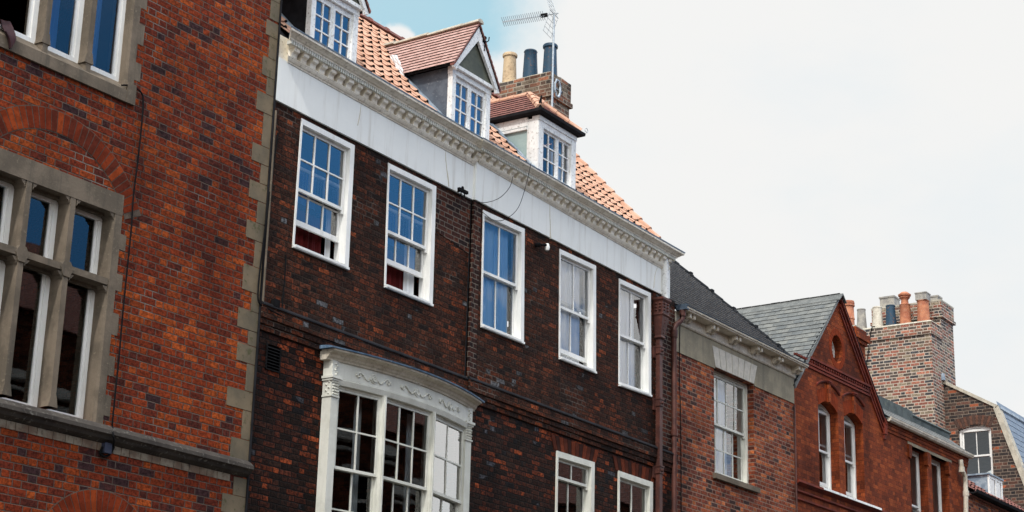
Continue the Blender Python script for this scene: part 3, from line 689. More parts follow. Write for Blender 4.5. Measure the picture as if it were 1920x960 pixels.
# roof slopes
TN = 1.076; us = Vector((0, 1, TN)).normalized(); ux = Vector((1, 0, 0))
def rp(x, y): return Vector((x, y, 10.51 + TN * y))
YR = 2.46
SL = math.hypot(YR - .02, TN * (YR - .02))
def dormer_keep(x0base):
    def f(a, s):
        x = x0base + a; y = .02 + s / math.hypot(1, TN)
        for (d0, d1, yb) in ((15.82, 16.76, 1.05), (18.86, 19.83, 1.05), (21.1, 22.2, 1.1)):
            if d0 < x < d1 and .15 < y < yb - .05: return False
        return True
    return f
def house_roof(root, x0, x1):
    mb = MB(); pantiles(mb, rp(x0, .02), ux, us, x1 - x0 + .1, 14, SL / 14, .2, dormer_keep(x0)); r = mb.build('roof', [K['terra'], K['felt_and_shade']], root)
    mb = MB(); mb.loft([[Vector((x, .02, 10.51)), Vector((x, YR, 10.5 + TN * YR)), Vector((x, 5, 10.3)), Vector((x, 5, 10.2)), Vector((x, .02, 10.45))] for x in (x0 - .4 if x0 < 16 else x0 + .01, x1 - .02)]); mb.build('roof_deck', K['felt_and_shade'], r)
    mb = MB(); x = x0
    while x < x1:
        e = min(.42, x1 - x)
        mb.loft([[Vector((xx, YR + rr * math.cos(t), 10.52 + TN * YR + rr * .85 * math.sin(t))) for t in [math.pi * k / 6 for k in range(7)]] for xx, rr in ((x, .1), (x + e - .03, .1), (x + e - .03, .115), (x + e + .01, .115))])
        x += e
    mb.build('ridge_tiles', K['darktile'], r)
    return r
r1_ = house_roof(B1, 15.5, XJ + .2); r2_ = house_roof(B2, XJ + .2, 24.75)
# verge at the right gable end
mb = MB()
for j in range(14):
    a = rp(24.72, .02) + us * (j * SL / 14); b = a + us * (SL / 14 * 1.12)
    mb.tube([a + Vector((0, -.0, .075)), b + Vector((0, 0, .05))], [.062, .052], 8)
mb.build('verge_tiles', K['terra'], r2_)
# windows of the two houses
sash(B1, W1, fl=.028, fw=.08, hd=.07, sl=.03, cols=3, ru=2, rl=2, lift=.30, mid=.475, glass='glassblue', curtains=(('blind', .0, 1, .52, 1, .008, -.5), ('red', -.25, .86, -.1, .38, .03, -.24), ('net', .88, 1, -.02, .5, .02, -.24)), label='left three-pane-wide sash window, lower sash raised over a red curtain')
sash(B1, W2, fl=.028, fw=.08, hd=.07, sl=.03, cols=3, ru=2, rl=2, lift=.33, mid=.475, glass='glassblue', curtains=(('blind', .0, 1, .52, 1, .008, -.5), ('red', -.25, .74, -.1, .38, .03, -.24), ('net', .78, 1, -.02, .5, .02, -.24)), label='second sash window, raised over a red curtain')
sash(B2, W3, fl=.028, fw=.08, hd=.07, sl=.03, cols=2, ru=1, rl=1, mid=.5, glass='glass', curtains=(('blindlight', 0, .92, 0, 1, .022, -.16),), label='sash window with pale blue curtains')
sash(B2, W4, fl=.028, fw=.08, hd=.07, sl=.03, cols=2, ru=1, rl=1, lift=.11, mid=.5, glass='glass', curtains=(('net', 0, .88, .06, 1, .012, -.155),), label='sash window slightly raised over white net curtain')
sash(B2, W5, fl=.028, fw=.08, hd=.07, sl=.03, cols=2, ru=1, rl=1, mid=.5, glass='glass', curtains=(('net', 0, .8, 0, 1, .010, -.155),), label='rightmost sash window with white curtains')
for q, nm in ((LW1, 'left'), (LW2, 'right')):
    sash(B2, q, fl=.03, fw=.09, hd=.085, cols=2, ru=1, rl=1, mid=.82 if nm == 'left' else .6, lift=.0, paint='bow', glass='glassdark')
# flat gauged arches over the lower windows
for q in (LW1, LW2):
    mb = MB(); n = 12; c0 = q.c[3].x - .06; c1 = q.c[2].x + .06; zt = q.c[2].y
    for i in range(n):
        a, b = i / n, (i + .9) / n; k = .09
        PQ.prism(mb, [(lerp(c0, c1, a), zt + .0), (lerp(c0, c1, b), zt + .0), (lerp(c0 - k, c1 + k, b), zt + .2), (lerp(c0 - k, c1 + k, a), zt + .2)], -.05, -.003, i % 3)
    mb.build('brick_arch', [solid('gauged_a', (.09, .022, .012)), solid('gauged_b', (.04, .014, .01)), solid('gauged_c', (.16, .035, .015))], B2)
mb = MB(); PB.box(mb, 15.22, 15.47, -.05, .002, 6.52, 6.535)
for i in range(8): PB.prof(mb, [(-.03, 6.53 + i * .036), (.004, 6.53 + i * .036 - .01), (.004, 6.535 + i * .036 - .01), (-.03, 6.55 + i * .036)], 15.22, 15.47)
PB.box(mb, 15.22, 15.235, -.05, .006, 6.52, 6.82); PB.box(mb, 15.455, 15.47, -.05, .006, 6.52, 6.82); PB.box(mb, 15.235, 15.455, -.2, -.04, 6.53, 6.82)
mb.build('vent_grille', K['black'], B1)
# dark ledge along the sills of the upper windows (sills are thin white boards already)
# ---- bow window
xc, hfB = 17.68, 1.45
def wb(x, s=.2, w0=.09): return w0 + s * (1 - ((x - xc) / hfB) ** 2)
def arcs(mb, prof, x0, x1, n=22, mi=0, s=.2): mb.loft([[PB.pt(x, wb(x, s) + w_, z_) for w_, z_ in prof] for x in [lerp(x0, x1, i / n) for i in range(n + 1)]], mi)
bx0, bx1 = 16.25, 19.18
mb = MB(); arcs(mb, [(-.14, 4.5), (.05, 4.5), (.07, 4.56), (.03, 4.62), (-.14, 4.62)], bx0 + .1, bx1 - .06)
arcs(mb, [(-.14, 3.9), (-.02, 3.9), (-.0, 4.5), (-.14, 4.5)], bx0 + .1, bx1 - .08)
arcs(mb, [(-.3, 3.8), (-.3, 3.9), (.02, 3.9), (-.05, 3.82)], bx0 + .1, bx1 - .08)
mb.build('bow_sill', K['bow'], B1); mb = MB()
arcs(mb, [(-.14, 6.565), (.0, 6.565), (.012, 6.6), (.02, 6.625), (.004, 6.635), (-.14, 6.64)], bx0 + .12, bx1 - .1)
arcs(mb, [(-.14, 6.64), (-.004, 6.64), (-.004, 6.84), (-.14, 6.84)], bx0 + .1, bx1 - .08)
bow = mb.build('bow_window', K['bow'], B1, label='white bow window with carved swags on its frieze')
mb = MB(); arcs(mb, [(-.2, 6.84), (.012, 6.84), (.02, 6.86), (.04, 6.875), (.055, 6.905), (.09, 6.925), (.125, 6.935), (.13, 6.955), (-.2, 6.965)], bx0 - .07, bx1 + .14)
mb.build('bow_cornice', K['cream'], bow)
mb = MB(); arcs(mb, [(-.3, 6.967), (.145, 6.958), (.15, 6.975), (.1, 6.99), (-.3, 7.03)], bx0 - .12, bx1 + .21); mb.build('bow_roof', K['bluelead'], bow)
# pilasters with capitals
for (a, b) in ((16.26, 16.385), (19.06, 19.19)):
    m_ = (a + b) / 2; wv = wb(m_) + .01
    mb = MB(); PB.box(mb, a, b, -.1, wv, 3.9, 6.42); PB.box(mb, a + .0, b, -.1, wv - .003, 6.42, 6.6); PB.box(mb, a - .005, b + .005, -.1, wv + .004, 6.66, 6.84)
    mb.build('pilaster', K['bow'], bow)
    mb = MB()
    PB.box(mb, a - .012, b + .012, -.05, wv + .014, 6.405, 6.425); PB.box(mb, a - .03, b + .03, -.05, wv + .035, 6.625, 6.655); PB.box(mb, a - .018, b + .018, -.05, wv + .02, 6.6, 6.625)
    for j in range(5):
        for i in range(4):
            c_ = PB.pt(lerp(a + .02, b - .02, i / 3) + (.01 if j % 2 else 0), wv, 6.445 + j * .035)
            mb.add([c_ + Vector(v) for v in ((-.016, 0, -.016), (.016, 0, -.016), (.016, 0, .014), (-.016, 0, .014), (0, -.022, 0))], [(0, 1, 4), (1, 2, 4), (2, 3, 4), (3, 0, 4)])
            if i == 0:
                for jj in ((-1,) if a < 17 else ()):
                    c2 = PB.pt(a, wv - .04 - .04 * (j % 2), 6.445 + j * .035); mb.add([c2 + Vector(v) for v in ((0, -.016, -.016), (0, .016, -.016), (0, .016, .014), (0, -.016, .014), (-.02, 0, 0))], [(0, 1, 4), (1, 2, 4), (2, 3, 4), (3, 0, 4)])
    for j in range(6): c_ = PB.pt(m_ + .02 * math.sin(j * 2), wv + .006, 6.68 + j * .025); mb.lathe(c_, [(.002, -.014), (.016, -.004), (.014, .008), (.002, .014)], 6)
    mb.build('capital', K['bow'], bow)
# carved swags
for c0, sc in ((16.92, 1.), (17.72, 1.15), (18.52, 1.)):
    mb = MB()
    def fp(x, z, o=.006): return PB.pt(x, wb(x) - .004 + o, z)
    for sgn in (-1, 1):
        pts = [fp(c0 + sgn * (.05 + .24 * sc * t), 6.735 - .035 * math.sin(t * math.pi * 2.1)) for t in [k / 16 for k in range(17)]]
        mb.tube(pts, [.011 + .005 * math.sin(k * 2.2) for k in range(17)], 6)
        ex, ez = c0 + sgn * .25 * sc, 6.735
        pts = [fp(ex + .035 * (1 - t * .6) * math.cos(t * 7) * sgn, ez + .035 * (1 - t * .6) * math.sin(t * 7)) for t in [k / 16 for k in range(17)]]
        mb.tube(pts, .009, 6)
    for r_, o in ((.05, .004), (.03, .012)):
        mb.tube([fp(c0 + r_ * math.cos(R(t)), 6.737 + r_ * math.sin(R(t)), o) for t in range(0, 361, 24)], .010, 6)
    for t in range(0, 360, 45): mb.tube([fp(c0, 6.737), fp(c0 + .026 * math.cos(R(t)), 6.737 + .026 * math.sin(R(t)), .012)], .007, 5)
    mb.build('swag_ornament', K['bow'], bow)
# three sashes on chords of the bow
def chord(x0, x1, z0, z1):
    p, q_ = PB.pt(x0, wb(x0) - .03, 0), PB.pt(x1, wb(x1) - .03, 0); d = q_ - p
    pl = Pl(p.x, p.y, math.degrees(math.atan2(d.y, d.x))); L_ = d.length
    return Quad(pl, (0, z1), (L_, z1), (L_, z0), (0, z0), w0=0)
for x0, x1, nc, sl_ in ((16.39, 17.09, 2, 0), (17.14, 18.09, 3, .0), (18.14, 19.06, 2, .0)):
    q = chord(x0, x1, 4.62, 6.566)
    f = MB(); st = .03
    for a, b in ((0, .012), (q.W - .012, q.W)): q.hx(f, a, b, 0, q.H, -.11, .004)
    q.hx(f, .012, q.W - .012, q.H - .03, q.H, -.11, .003)
    gl = MB()
    zt = q.H - .03; zm = q.H - .99
    for (t0, t1, w0, w1, rows) in ((zm, zt, -.04, -.005, 2), (0.0, zm + .03, -.085, -.05, 2)):
        for a, b in ((.012, .012 + st), (q.W - .012 - st, q.W - .012)): q.hx(f, a, b, t0, t1, w0, w1)
        g0, g1 = .012 + st, q.W - .012 - st
        q.hx(f, g0, g1, t0, t0 + .035, w0, w1 - .001); q.hx(f, g0, g1, t1 - .03, t1, w0, w1 - .001)
        for i in range(1, nc): c = lerp(g0, g1, i / nc); q.hx(f, c - .01, c + .01, t0 + .035, t1 - .03, w0 + .008, w1 - .006)
        for j in range(1, rows): c = lerp(t0 + .035, t1 - .03, j / rows); q.hx(f, g0, g1, c - .01, c + .01, w0 + .009, w1 - .007)
        panes(gl, q.P, g0, g1, t0 + .035, t1 - .03, w0 + .015, nc, rows, .012)
    f.build('sash', K['bow'], bow); gl.build('glass', K['glassblue' if x0 > 18 else 'glassdark'], bow, flip=False)
mb = MB()
for x in (17.115, 18.115): PB.box(mb, x - .027, x + .027, -.02 + wb(x) - .13, wb(x) + .012, 4.6, 6.57); 
for x in (17.115, 18.115): PB.box(mb, x - .012, x + .012, wb(x), wb(x) + .022, 4.6, 6.57)
mb.build('mullion', K['bow'], bow)
cm = MB()
for a, b in ((16.95, 17.06), (17.93, 18.05)): curtain(cm, lambda s, t, w: PB.pt(s, w, t), a, b, 4.65, 6.55, wb(a) - .3, 0, .02, .07)
cm.build('curtain', K['net'], bow, smooth=True, flip=False)

# ---- dormers
def dormer(root, x0, name_label, ck):
    y0 = .2; W_ = .93; x1 = x0 + W_; z0 = 10.78; ze = 11.66; zr = 12.44; xm = (x0 + x1) / 2
    PD = Pl(0, y0, 0); yb = lambda z: (z - 10.51) / TN
    mb = MB()
    PD.box(mb, x0, x0 + .085, -.08, .0, z0, ze); PD.box(mb, x1 - .1, x1, -.08, .0, z0, ze)
    PD.box(mb, x0 - .01, x1 + .01, -.08, .006, ze - .11, ze - .0); PD.box(mb, x0 + .085, x1 - .1, -.1, -.03, ze - .15, ze - .11)
    PD.box(mb, x0 + .085, x1 - .1, -.08, -.002, z0, z0 + .06)
    d = mb.build('dormer', K['oldwhite'], root, label=name_label)
    mb = MB()
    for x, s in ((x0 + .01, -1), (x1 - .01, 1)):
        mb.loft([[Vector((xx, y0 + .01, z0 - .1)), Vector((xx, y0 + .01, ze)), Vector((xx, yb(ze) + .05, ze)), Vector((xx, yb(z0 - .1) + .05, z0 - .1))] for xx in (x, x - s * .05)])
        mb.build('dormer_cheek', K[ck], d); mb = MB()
    # lead soakers at the foot of the cheek
    mb = MB(); a = rp(x0 - .04, .2); b = rp(x0 - .04, yb(ze))
    mb.loft([[p + Vector((dx, 0, .06)) for p, dx in ((a, -.07), (a, .05), (b, .05), (b, -.07))], [p + Vector((dx, 0, .085)) for p, dx in ((a, -.05), (a, .05), (b, .05), (b, -.05))]])
    mb.build('flashing', K['lead'], d)
    # roof slopes with plain tiles
    ov = .1; yf = y0 - .1; hx_ = W_ / 2 + ov; rise = zr - ze + .02; sl_ = math.hypot(hx_, rise)
    mb = MB()
    for s in (-1, 1):
        up = Vector((-s * hx_, 0, rise)).normalized(); o = Vector((xm + s * hx_, yf, ze - .02)); wdt = yb(zr) - yf + .1
        def kp(a, sv, o=o, up=up): p = o + up * sv; return yf + a < yb(p.z) + .12
        tiles(mb, o, Vector((0, 1, 0)), up, wdt, 12, sl_ / 12, .155, .016, .005, .003, poly=kp, edge=1)
        c = [o, o + up * sl_]
        n_ = up.cross(Vector((0, 1, 0))).normalized()
        if n_.z < 0: n_ = -n_
        mb.loft([[p - n_ * k for p in (o + Vector((0, .01, 0)), o + up * sl_ + Vector((0, .01, 0)), Vector((xm, yb(zr) + .1, zr)), Vector((o.x, yb(ze) + .1, o.z)))] for k in (0, .02)], 1)
    mb.build('dormer_roof', [K['plaintile'], K['felt_and_shade']], d)
    mb = MB(); y = yf - .02
    while y < yb(zr):
        e = .3; rr = .06; t_ = random.uniform(0, .02)
        mb.loft([[Vector((xm + r_ * math.cos(t), yy, zr + .005 + t_ + r_ * .8 * math.sin(t))) for t in [math.pi * k / 6 for k in range(7)]] for yy, r_ in ((y, rr + .012), (y + e, rr))]); y += e
    mb.build('ridge_tiles', K['mortarb'], d)
    # barge boards, verge and tympanum
    mb = MB(); bw = .135
    for s in (-1, 1):
        a = Vector((xm + s * hx_, ze - .03)); b = Vector((xm, zr - .01)); dn = Vector((0, -bw / math.cos(math.atan2(rise, hx_))))
        PD.prism(mb, [tuple(a), tuple(b), tuple(b + dn), tuple(a + Vector((-s * .03, -.02)))] if 0 else [tuple(a), tuple(b), tuple(b + dn), (a.x - s * .09, a.y - .0)], .045, .085)
        PD.prism(mb, [(a.x, a.y), (a.x - s * .09, a.y), (a.x - s * .075, a.y - .055), (a.x + s * .0, a.y - .03)], .046, .083)
    PD.box(mb, x0 - .02, x1 + .02, .0, .05, ze - .03, ze + .02)
    mb.build('barge_board', K['oldwhite'], d)
    mb = MB(); PD.prism(mb, [(x0 - .0, ze), (x1 + .0, ze), (xm, zr - .05)], -.02, .02); mb.build('tympanum', K['tympanum'], d)
    mb = MB()
    for s in (-1, 1):
        a = Vector((xm + s * (hx_ + .01), ze - .045)); b = Vector((xm, zr + .005)); n = 12
        for k in range(n):
            p = a.lerp(b, k / n); q_ = a.lerp(b, (k + 1.12) / n); e = Vector((s * .008, .012))
            mb.loft([[PD.pt(c.x, w_, c.y) for c in (p, q_, q_ + Vector((0, .016)), p + e + Vector((0, .016)))] for w_ in (.03, .105)])
    mb.build('verge_tiles', K['darktile'], d)
    q = Quad(PD, (x0 + .085, ze - .15), (x1 - .1, ze - .15), (x1 - .1, z0 + .06), (x0 + .085, z0 + .06), w0=-.02)
    casement(d, q, blind=[('blind', 0, 1, 0, 1)])
    return d
dormer(B1, 15.85, 'pointed dormer above the left sash window', 'felt_and_shade')  # near-black cheek colour paints in the shadow of the taller building
dA = dormer(B1, 18.89, 'pointed dormer beside the hipped one, pink tiles and grey cheek', 'leadpanel')
# crumpled white flashing behind the second dormer
mb = MB(); 
pts = [onX(px, py, 18.78 - .0) for px, py in ((733, 105), (748, 104), (762, 144), (752, 141))]
n = 6
grid = [[pts[0].lerp(pts[1], i / n).lerp(pts[3].lerp(pts[2], i / n), j / n) + Vector((-.02 - random.random() * .03, 0, 0)) for i in range(n + 1)] for j in range(n + 1)]
for j in range(n):
    for i in range(n): mb.quad(grid[j][i], grid[j][i + 1], grid[j + 1][i + 1], grid[j + 1][i])
mb.build('flashing', K['whitesheet'], dA, flip=False)

# hipped dormer
y0 = .2; PD = Pl(0, y0, 0); x0, x1 = 21.1, 22.15; z0 = 10.78; ze = 11.66
yb = lambda z: (z - 10.51) / TN
mb = MB(); PD.box(mb, x0, x0 + .13, -.1, .0, z0, ze); PD.box(mb, x1 - .13, x1, -.1, .0, z0, ze); PD.box(mb, x0 + .13, x1 - .13, -.1, -.004, ze - .12, ze); PD.box(mb, x0 + .13, x1 - .13, -.1, -.003, z0, z0 + .07)
PD.box(mb, x0 - .004, x1 + .004, -.12, .012, ze - .03, ze + .05)
mb.loft([[Vector((x, y_, z_)) for y_, z_ in ((y0 + .01, z0), (y0 + .01, ze), (y0 + .2, ze), (y0 + .2, z0))] for x in (x0 - .008, x0 + .02)])
mb.loft([[Vector((x, y_, z_)) for y_, z_ in ((y0 + .2, ze - .1), (y0 + .2, ze + .04), (yb(ze) + .1, ze + .04), (yb(ze) + .1, ze - .1))] for x in (x0 - .01, x0 + .02)])
mb.loft([[Vector((x, y_, z_)) for y_, z_ in ((y0 + .2, ze - .16), (y0 + .2, ze - .12), (yb(ze) + .0, ze - .12), (yb(ze) + .0, ze - .16))] for x in (x0 - .03, x0 + .02)])
D3 = mb.build('dormer', K['oldwhite'], B2, label='hipped dormer with peeling white frame and pale green cheek')
mb = MB()
for xx in (x0 + .005, x1 - .02): mb.loft([[Vector((x, y_, z_)) for y_, z_ in ((y0 + .02, z0 - .1), (y0 + .02, ze), (yb(ze) + .1, ze), (yb(z0 - .1) + .1, z0 - .1))] for x in (xx, xx + .015)]); mb.build('dormer_cheek', K['greenpanel'], D3); mb = MB()
mb = MB(); a, b = rp(x0 - .05, .15), rp(x0 - .05, yb(ze) + .05)
for k in range(3): mb.tube([a.lerp(b, t) + Vector((random.uniform(-.03, .02), 0, .09 + random.uniform(-.02, .02))) for t in [i / 10 for i in range(11)]], .018, 6)
mb.build('flashing', K['lead'], D3)
ov = .06; ex0, ex1, ey0 = x0 - ov, x1 + ov, y0 - ov; zf = ze + .05; xm = (x0 + x1) / 2; zr = 12.31; yh = ey0 + .58
mb = MB()
prg = [(0, 0), (-.02, .01), (-.04, .02), (-.045, .065), (.03, .07), (.05, .0)]
mb.loft([[Vector((x + k * a, ey0 + a, zf + b)) for a, b in prg] for x, k in ((ex0, 1), (ex1, -1))])
mb.loft([[Vector((ex0 + a, y_ + k * a, zf + b)) for a, b in prg] for y_, k in ((ey0, 1), (yb(zf) + .3, 0))])
mb.loft([[Vector((ex1 - a, y_ + k * a, zf + b)) for a, b in prg] for y_, k in ((ey0, 1), (yb(zf) + .3, 0))])
mb.wbox((ex0 + .03, ey0 + .03, zf - .01), (ex1 - .03, yb(zf) + .2, zf + .01))
mb.build('gutter', K['felt_and_shade'], D3)
mb = MB(); zb_ = zf + .06
hl, hr, hm, bk = Vector((ex0 + .02, ey0 + .02, zb_)), Vector((ex1 - .02, ey0 + .02, zb_)), Vector((xm, yh, zr)), Vector((xm, yb(zr) + .1, zr))
bl_, br_ = Vector((ex0 + .02, yb(zb_) + .1, zb_)), Vector((ex1 - .02, yb(zb_) + .1, zb_))
for f_ in ((hl, hr, hm), (hl, hm, bk, bl_), (hr, br_, bk, hm)): mb.quad(*f_, mi=1)
up = (Vector((xm, 0, zr)) - Vector((ex0 + .02, 0, zb_))); sln = up.length; up.normalize(); L3 = yb(zr) - ey0
def kp3(a, s): y = ey0 + .02 + a; return y > ey0 + .6 * s / sln and y < yb(zb_ + (zr - zb_) * s / sln) + .1
tiles(mb, hl, Vector((0, 1, 0)), up, L3 + .1, 8, sln / 8, .155, .015, .005, .003, poly=kp3, edge=1)
up2 = Vector((xm, yh, zr)) - Vector((xm, ey0 + .02, zb_)); s2 = up2.length; up2.normalize(); w3 = hr.x - hl.x
tiles(mb, hl, ux, up2, w3, 7, s2 / 7, .155, .011, .004, .002, poly=lambda a, s: abs(a - w3 / 2) < w3 / 2 * (1 - s / s2) + .03)
mb.build('dormer_roof', [K['darktile'], K['felt_and_shade']], D3)
mb = MB()
def halfround(mb, a, b, r=.06, step=.26):
    n = max(1, round((b - a).length / step))
    for i in range(n):
        p, q_ = a.lerp(b, i / n), a.lerp(b, (i + 1.05) / n); mb.tube([p, q_], [r * 1.15, r * .92], 8)
halfround(mb, hl + Vector((0, 0, .02)), hm, .06, .22); halfround(mb, hr + Vector((0, 0, .02)), hm, .06, .22); halfround(mb, hm, bk, .055, .25)
mb.build('hip_tiles', K['terra'], D3)
q = Quad(PD, (x0 + .13, ze - .12), (x1 - .13, ze - .12), (x1 - .13, z0 + .07), (x0 + .13, z0 + .07), w0=-.03)
casement(D3, q, split=.56, cols=(2, 2), blind=[('blindlight', 0, .34, 0, 1), ('blindlight', .62, 1, 0, 1)], glass='glass')
# iron scroll at the corner of the hipped dormer
mb = MB(); c = Vector((ex1 + .0, ey0, zf + .06))
pts = [c + Vector((.0, 0, 0)), c + Vector((.06, 0, .04))] + [c + Vector((.14 + .05 * (1 - t * .55) * math.cos(3.6 - t * 7), 0, .09 + .05 * (1 - t * .55) * math.sin(3.6 - t * 7))) for t in [k / 16 for k in range(17)]]
mb.tube(pts, .005, 5); mb.build('iron_scroll', K['greymetal'], D3)
mb = MB(); c = hl + Vector((0, 0, .02)); mb.tube([c, c + Vector((.0, 0, .1)), c + Vector((.015, -.01, .2))], [.03, .022, .012], 6); mb.build('hip_iron', K['black'], D3)

# chimney of the right-hand house
cx0, cx1, cy0, cy1 = 24.08, 24.7, 1.93, 3.45
mb = MB(); mb.wbox((cx0, cy0, 11.0), (cx1, cy1, 13.42)); mb.wbox((cx0 - .045, cy0 - .045, 13.42), (cx1 + .045, cy1 + .045, 13.5)); mb.wbox((cx0 - .02, cy0 - .02, 13.5), (cx1 + .02, cy1 + .02, 13.86))
ch = mb.build('chimney', K['brickChim'], B2)
mb = MB(); random.seed(5)
nx, ny = 6, 12; a0, a1, b0, b1 = cx0 - .01, cx1 + .01, cy0 - .01, cy1 + .01
G_ = {}
for i in range(nx + 1):
    for j in range(ny + 1):
        e = min(i, nx - i, 2) / 2 * min(j, ny - j, 2) / 2
        G_[i, j] = Vector((lerp(a0, a1, i / nx), lerp(b0, b1, j / ny), 13.865 + .09 * e + random.uniform(-.015, .02)))
for i in range(nx):
    for j in range(ny): mb.quad(G_[i, j], G_[i + 1, j], G_[i + 1, j + 1], G_[i, j + 1])
for i in range(nx):
    for j in (0, ny): mb.quad(G_[i, j], G_[i + 1, j], Vector((G_[i + 1, j].x, G_[i + 1, j].y, 13.8)), Vector((G_[i, j].x, G_[i, j].y, 13.8)))
for j in range(ny):
    for i in (0, nx): mb.quad(G_[i, j], G_[i, j + 1], Vector((G_[i, j + 1].x, G_[i, j + 1].y, 13.8)), Vector((G_[i, j].x, G_[i, j].y, 13.8)))
mb.build('chimney_cap', K['mortarb'], ch, smooth=False)
xp = 24.38
for (px, py, top, mat, kd, lb) in ((955, 152, 102, 'potbuff', 0, 'buff clay pot'), (994, 142, 96, 'potblue', 1, 'dark blue pot with a broken rim'), (1031, 136, 85, 'potblue', 0, 'dark blue pot beside the aerial mast')):
    p = onX(px, py, xp); t_ = onX(px, top, xp); h_ = t_.z - 13.9
    o = pot(ch, (xp, p.y, 13.9), .12, h_, mat, kd); o['label'] = lb
# rainwater goods of the right house
PC_ = PQ
u_w = PQ.at(1246, 520, .06)[0]
mb = MB(); mb.tube([PQ.pt(u_w, .07, 9.62), PQ.pt(u_w, .07, 10.33)], .055, 12); mb.build('downpipe', K['oldwhite'], B2, smooth=True, label='short white pipe below the cornice end')
uh = PQ.at(1243, 575, .12)[0]
def hop(mb, lv):  # lofted rectangular sections
    mb.loft([[PQ.pt(uh + s * a, w_, z_) for s, w_ in ((-1, .01), (1, .01), (1, b), (-1, b))] for a, b, z_ in lv])
mb = MB(); hop(mb, [(.135, .2, 9.62), (.135, .2, 9.585), (.115, .185, 9.56), (.11, .175, 9.55), (.11, .175, 9.36), (.12, .19, 9.345), (.105, .17, 9.32), (.062, .12, 9.02), (.07, .13, 9.0), (.07, .13, 8.985), (.05, .1, 8.97)])
for j in range(3):
    for i in range(2):
        c_ = PQ.pt(uh - .055 + i * .11, .18, 9.42 + j * .05); mb.lathe(c_, [(.003, -.02), (.022, -.006), (.02, .01), (.003, .02)], 7)
    for i in range(2): c_ = PQ.pt(uh - .115, .06 + i * .07, 9.42 + j * .05); mb.lathe(c_, [(.003, -.02), (.022, -.006), (.02, .01), (.003, .02)], 7)
for j in range(5): mb.lathe(PQ.pt(uh + .01 * math.sin(j * 2),   .152 - j * .008, 9.27 - j * .05), [(.003, -.02), (.018, -.006), (.016, .01), (.003, .02)], 7)
hp = mb.build('rain_hopper', K['iron'], B2, label='ornate red-brown cast-iron hopper head')
mb = MB(); PQ.box(mb, uh - .045, uh + .045, .02, .09, 0.2, 8.975)
for z_ in (8.78, 6.9, 5.2, 7.95):
    PQ.box(mb, uh - .06, uh + .06, .005, .105, z_ - .05, z_ + .05); PQ.box(mb, uh - .12, uh + .08, .0, .025, z_ - .12, z_ + .06)
    PQ.box(mb, uh - .068, uh + .068, .005, .115, z_ + .05, z_ + .075); mb.lathe(PQ.pt(uh, .11, z_), [(.003, -.025), (.025, -.01), (.025, .01), (.003, .025)], 8)
mb.build('downpipe', K['iron'], B2, label='square red-brown iron pipe')

# ================================================================== C: small house with grey band and slate roof
PCc = Pl(24.86, 0.0, -1.2)
CH = thing('small_house', PCc.pt(2, 0, 0), 'small orange brick house with grey rendered band, bracketed eaves and dark slate roof', 'house')
hu = lambda px, py, w=0: PCc.at(px, py, w)
uE = hu(1488, 760)[0]
zs = hu(1413, 905)[1]
hl_ = hu(1340, 760)[0] - .02; hr_ = hu(1413, 760)[0]
ztop = 8.95; zl = hu(1341, 692)[1]; zsill = 7.28
wq = [PCc.at(*p, -.11) for p in ((1339, 698), (1397.7, 720), (1401.7, 915), (1342.7, 893))]
zwt = (wq[0][1] + wq[1][1]) / 2; zwb = (wq[2][1] + wq[3][1]) / 2; ur = (wq[1][0] + wq[2][0]) / 2
hz0 = zwb - .0; hz1 = zwt + .02
hole = rect(hl_, hr_, hz0, hz1)
wall(CH, PCc, rect(0.02, uE, 0, 9.42), [hole], K['brickC'], body=(0.02, uE, 6, 0, 9.5))
q = Quad(PCc, (hl_ + .005, zwt), (hr_ - .012, zwt), (hr_ - .012, zwb), (hl_ + .005, zwb), w0=-.115)
q = Quad(PCc, (hl_ + .003, hz1 - .003), (hr_ - .003, hz1 - .003), (hr_ - .003, hz0 + .003), (hl_ + .003, hz0 + .003), w0=-.13)
sash(CH, q, fw=.05, hd=.05, sl=.05, cols=4, ru=2, rl=2, mid=.5, dz=0., paint='bow', glass='glass', curtains=(('net', 0, .22, 0, 1, .01, -.2), ('net', .3, .74, 0, 1, .01, -.2)), sillproj=.0)
mb = MB(); PCc.box(mb, hl_ - .06, hr_ + .09, -.12, .06, hz0 - .085, hz0 + .0); mb.build('window_sill', K['stone'], CH)
# grey band around the lintel
lt = [hu(1333.3, 646.7), hu(1418.3, 686.7)]; lb_ = [(hl_ + .02, hz1 + .005), (hr_ + .0, hz1 + .005)]
zlt = (lt[0][1] + lt[1][1]) / 2
mb = MB()
PCc.prism(mb, [(0.0, ztop), (lb_[0][0] - .0, ztop), (lb_[0][0] - .01, hz1), (lt[0][0] - .005, zlt), (lt[1][0] + .005, zlt), (lb_[1][0] + .01, hz1), (lb_[1][0] + .02, ztop), (uE, ztop), (uE, 9.42), (0.0, 9.42)], -.03, .016)
mb.build('render_band', K['render'], CH)
mb = MB(); n = 7
for i in range(n):
    a, b = (i + .04) / n, (i + .96) / n
    PCc.prism(mb, [(lerp(lb_[0][0], lb_[1][0], a), hz1 + .003), (lerp(lb_[0][0], lb_[1][0], b), hz1 + .003), (lerp(lt[0][0], lt[1][0], b), zlt - .004), (lerp(lt[0][0], lt[1][0], a), zlt - .004)], -.1, .02)
mb.build('lintel', K['lintel'], CH)
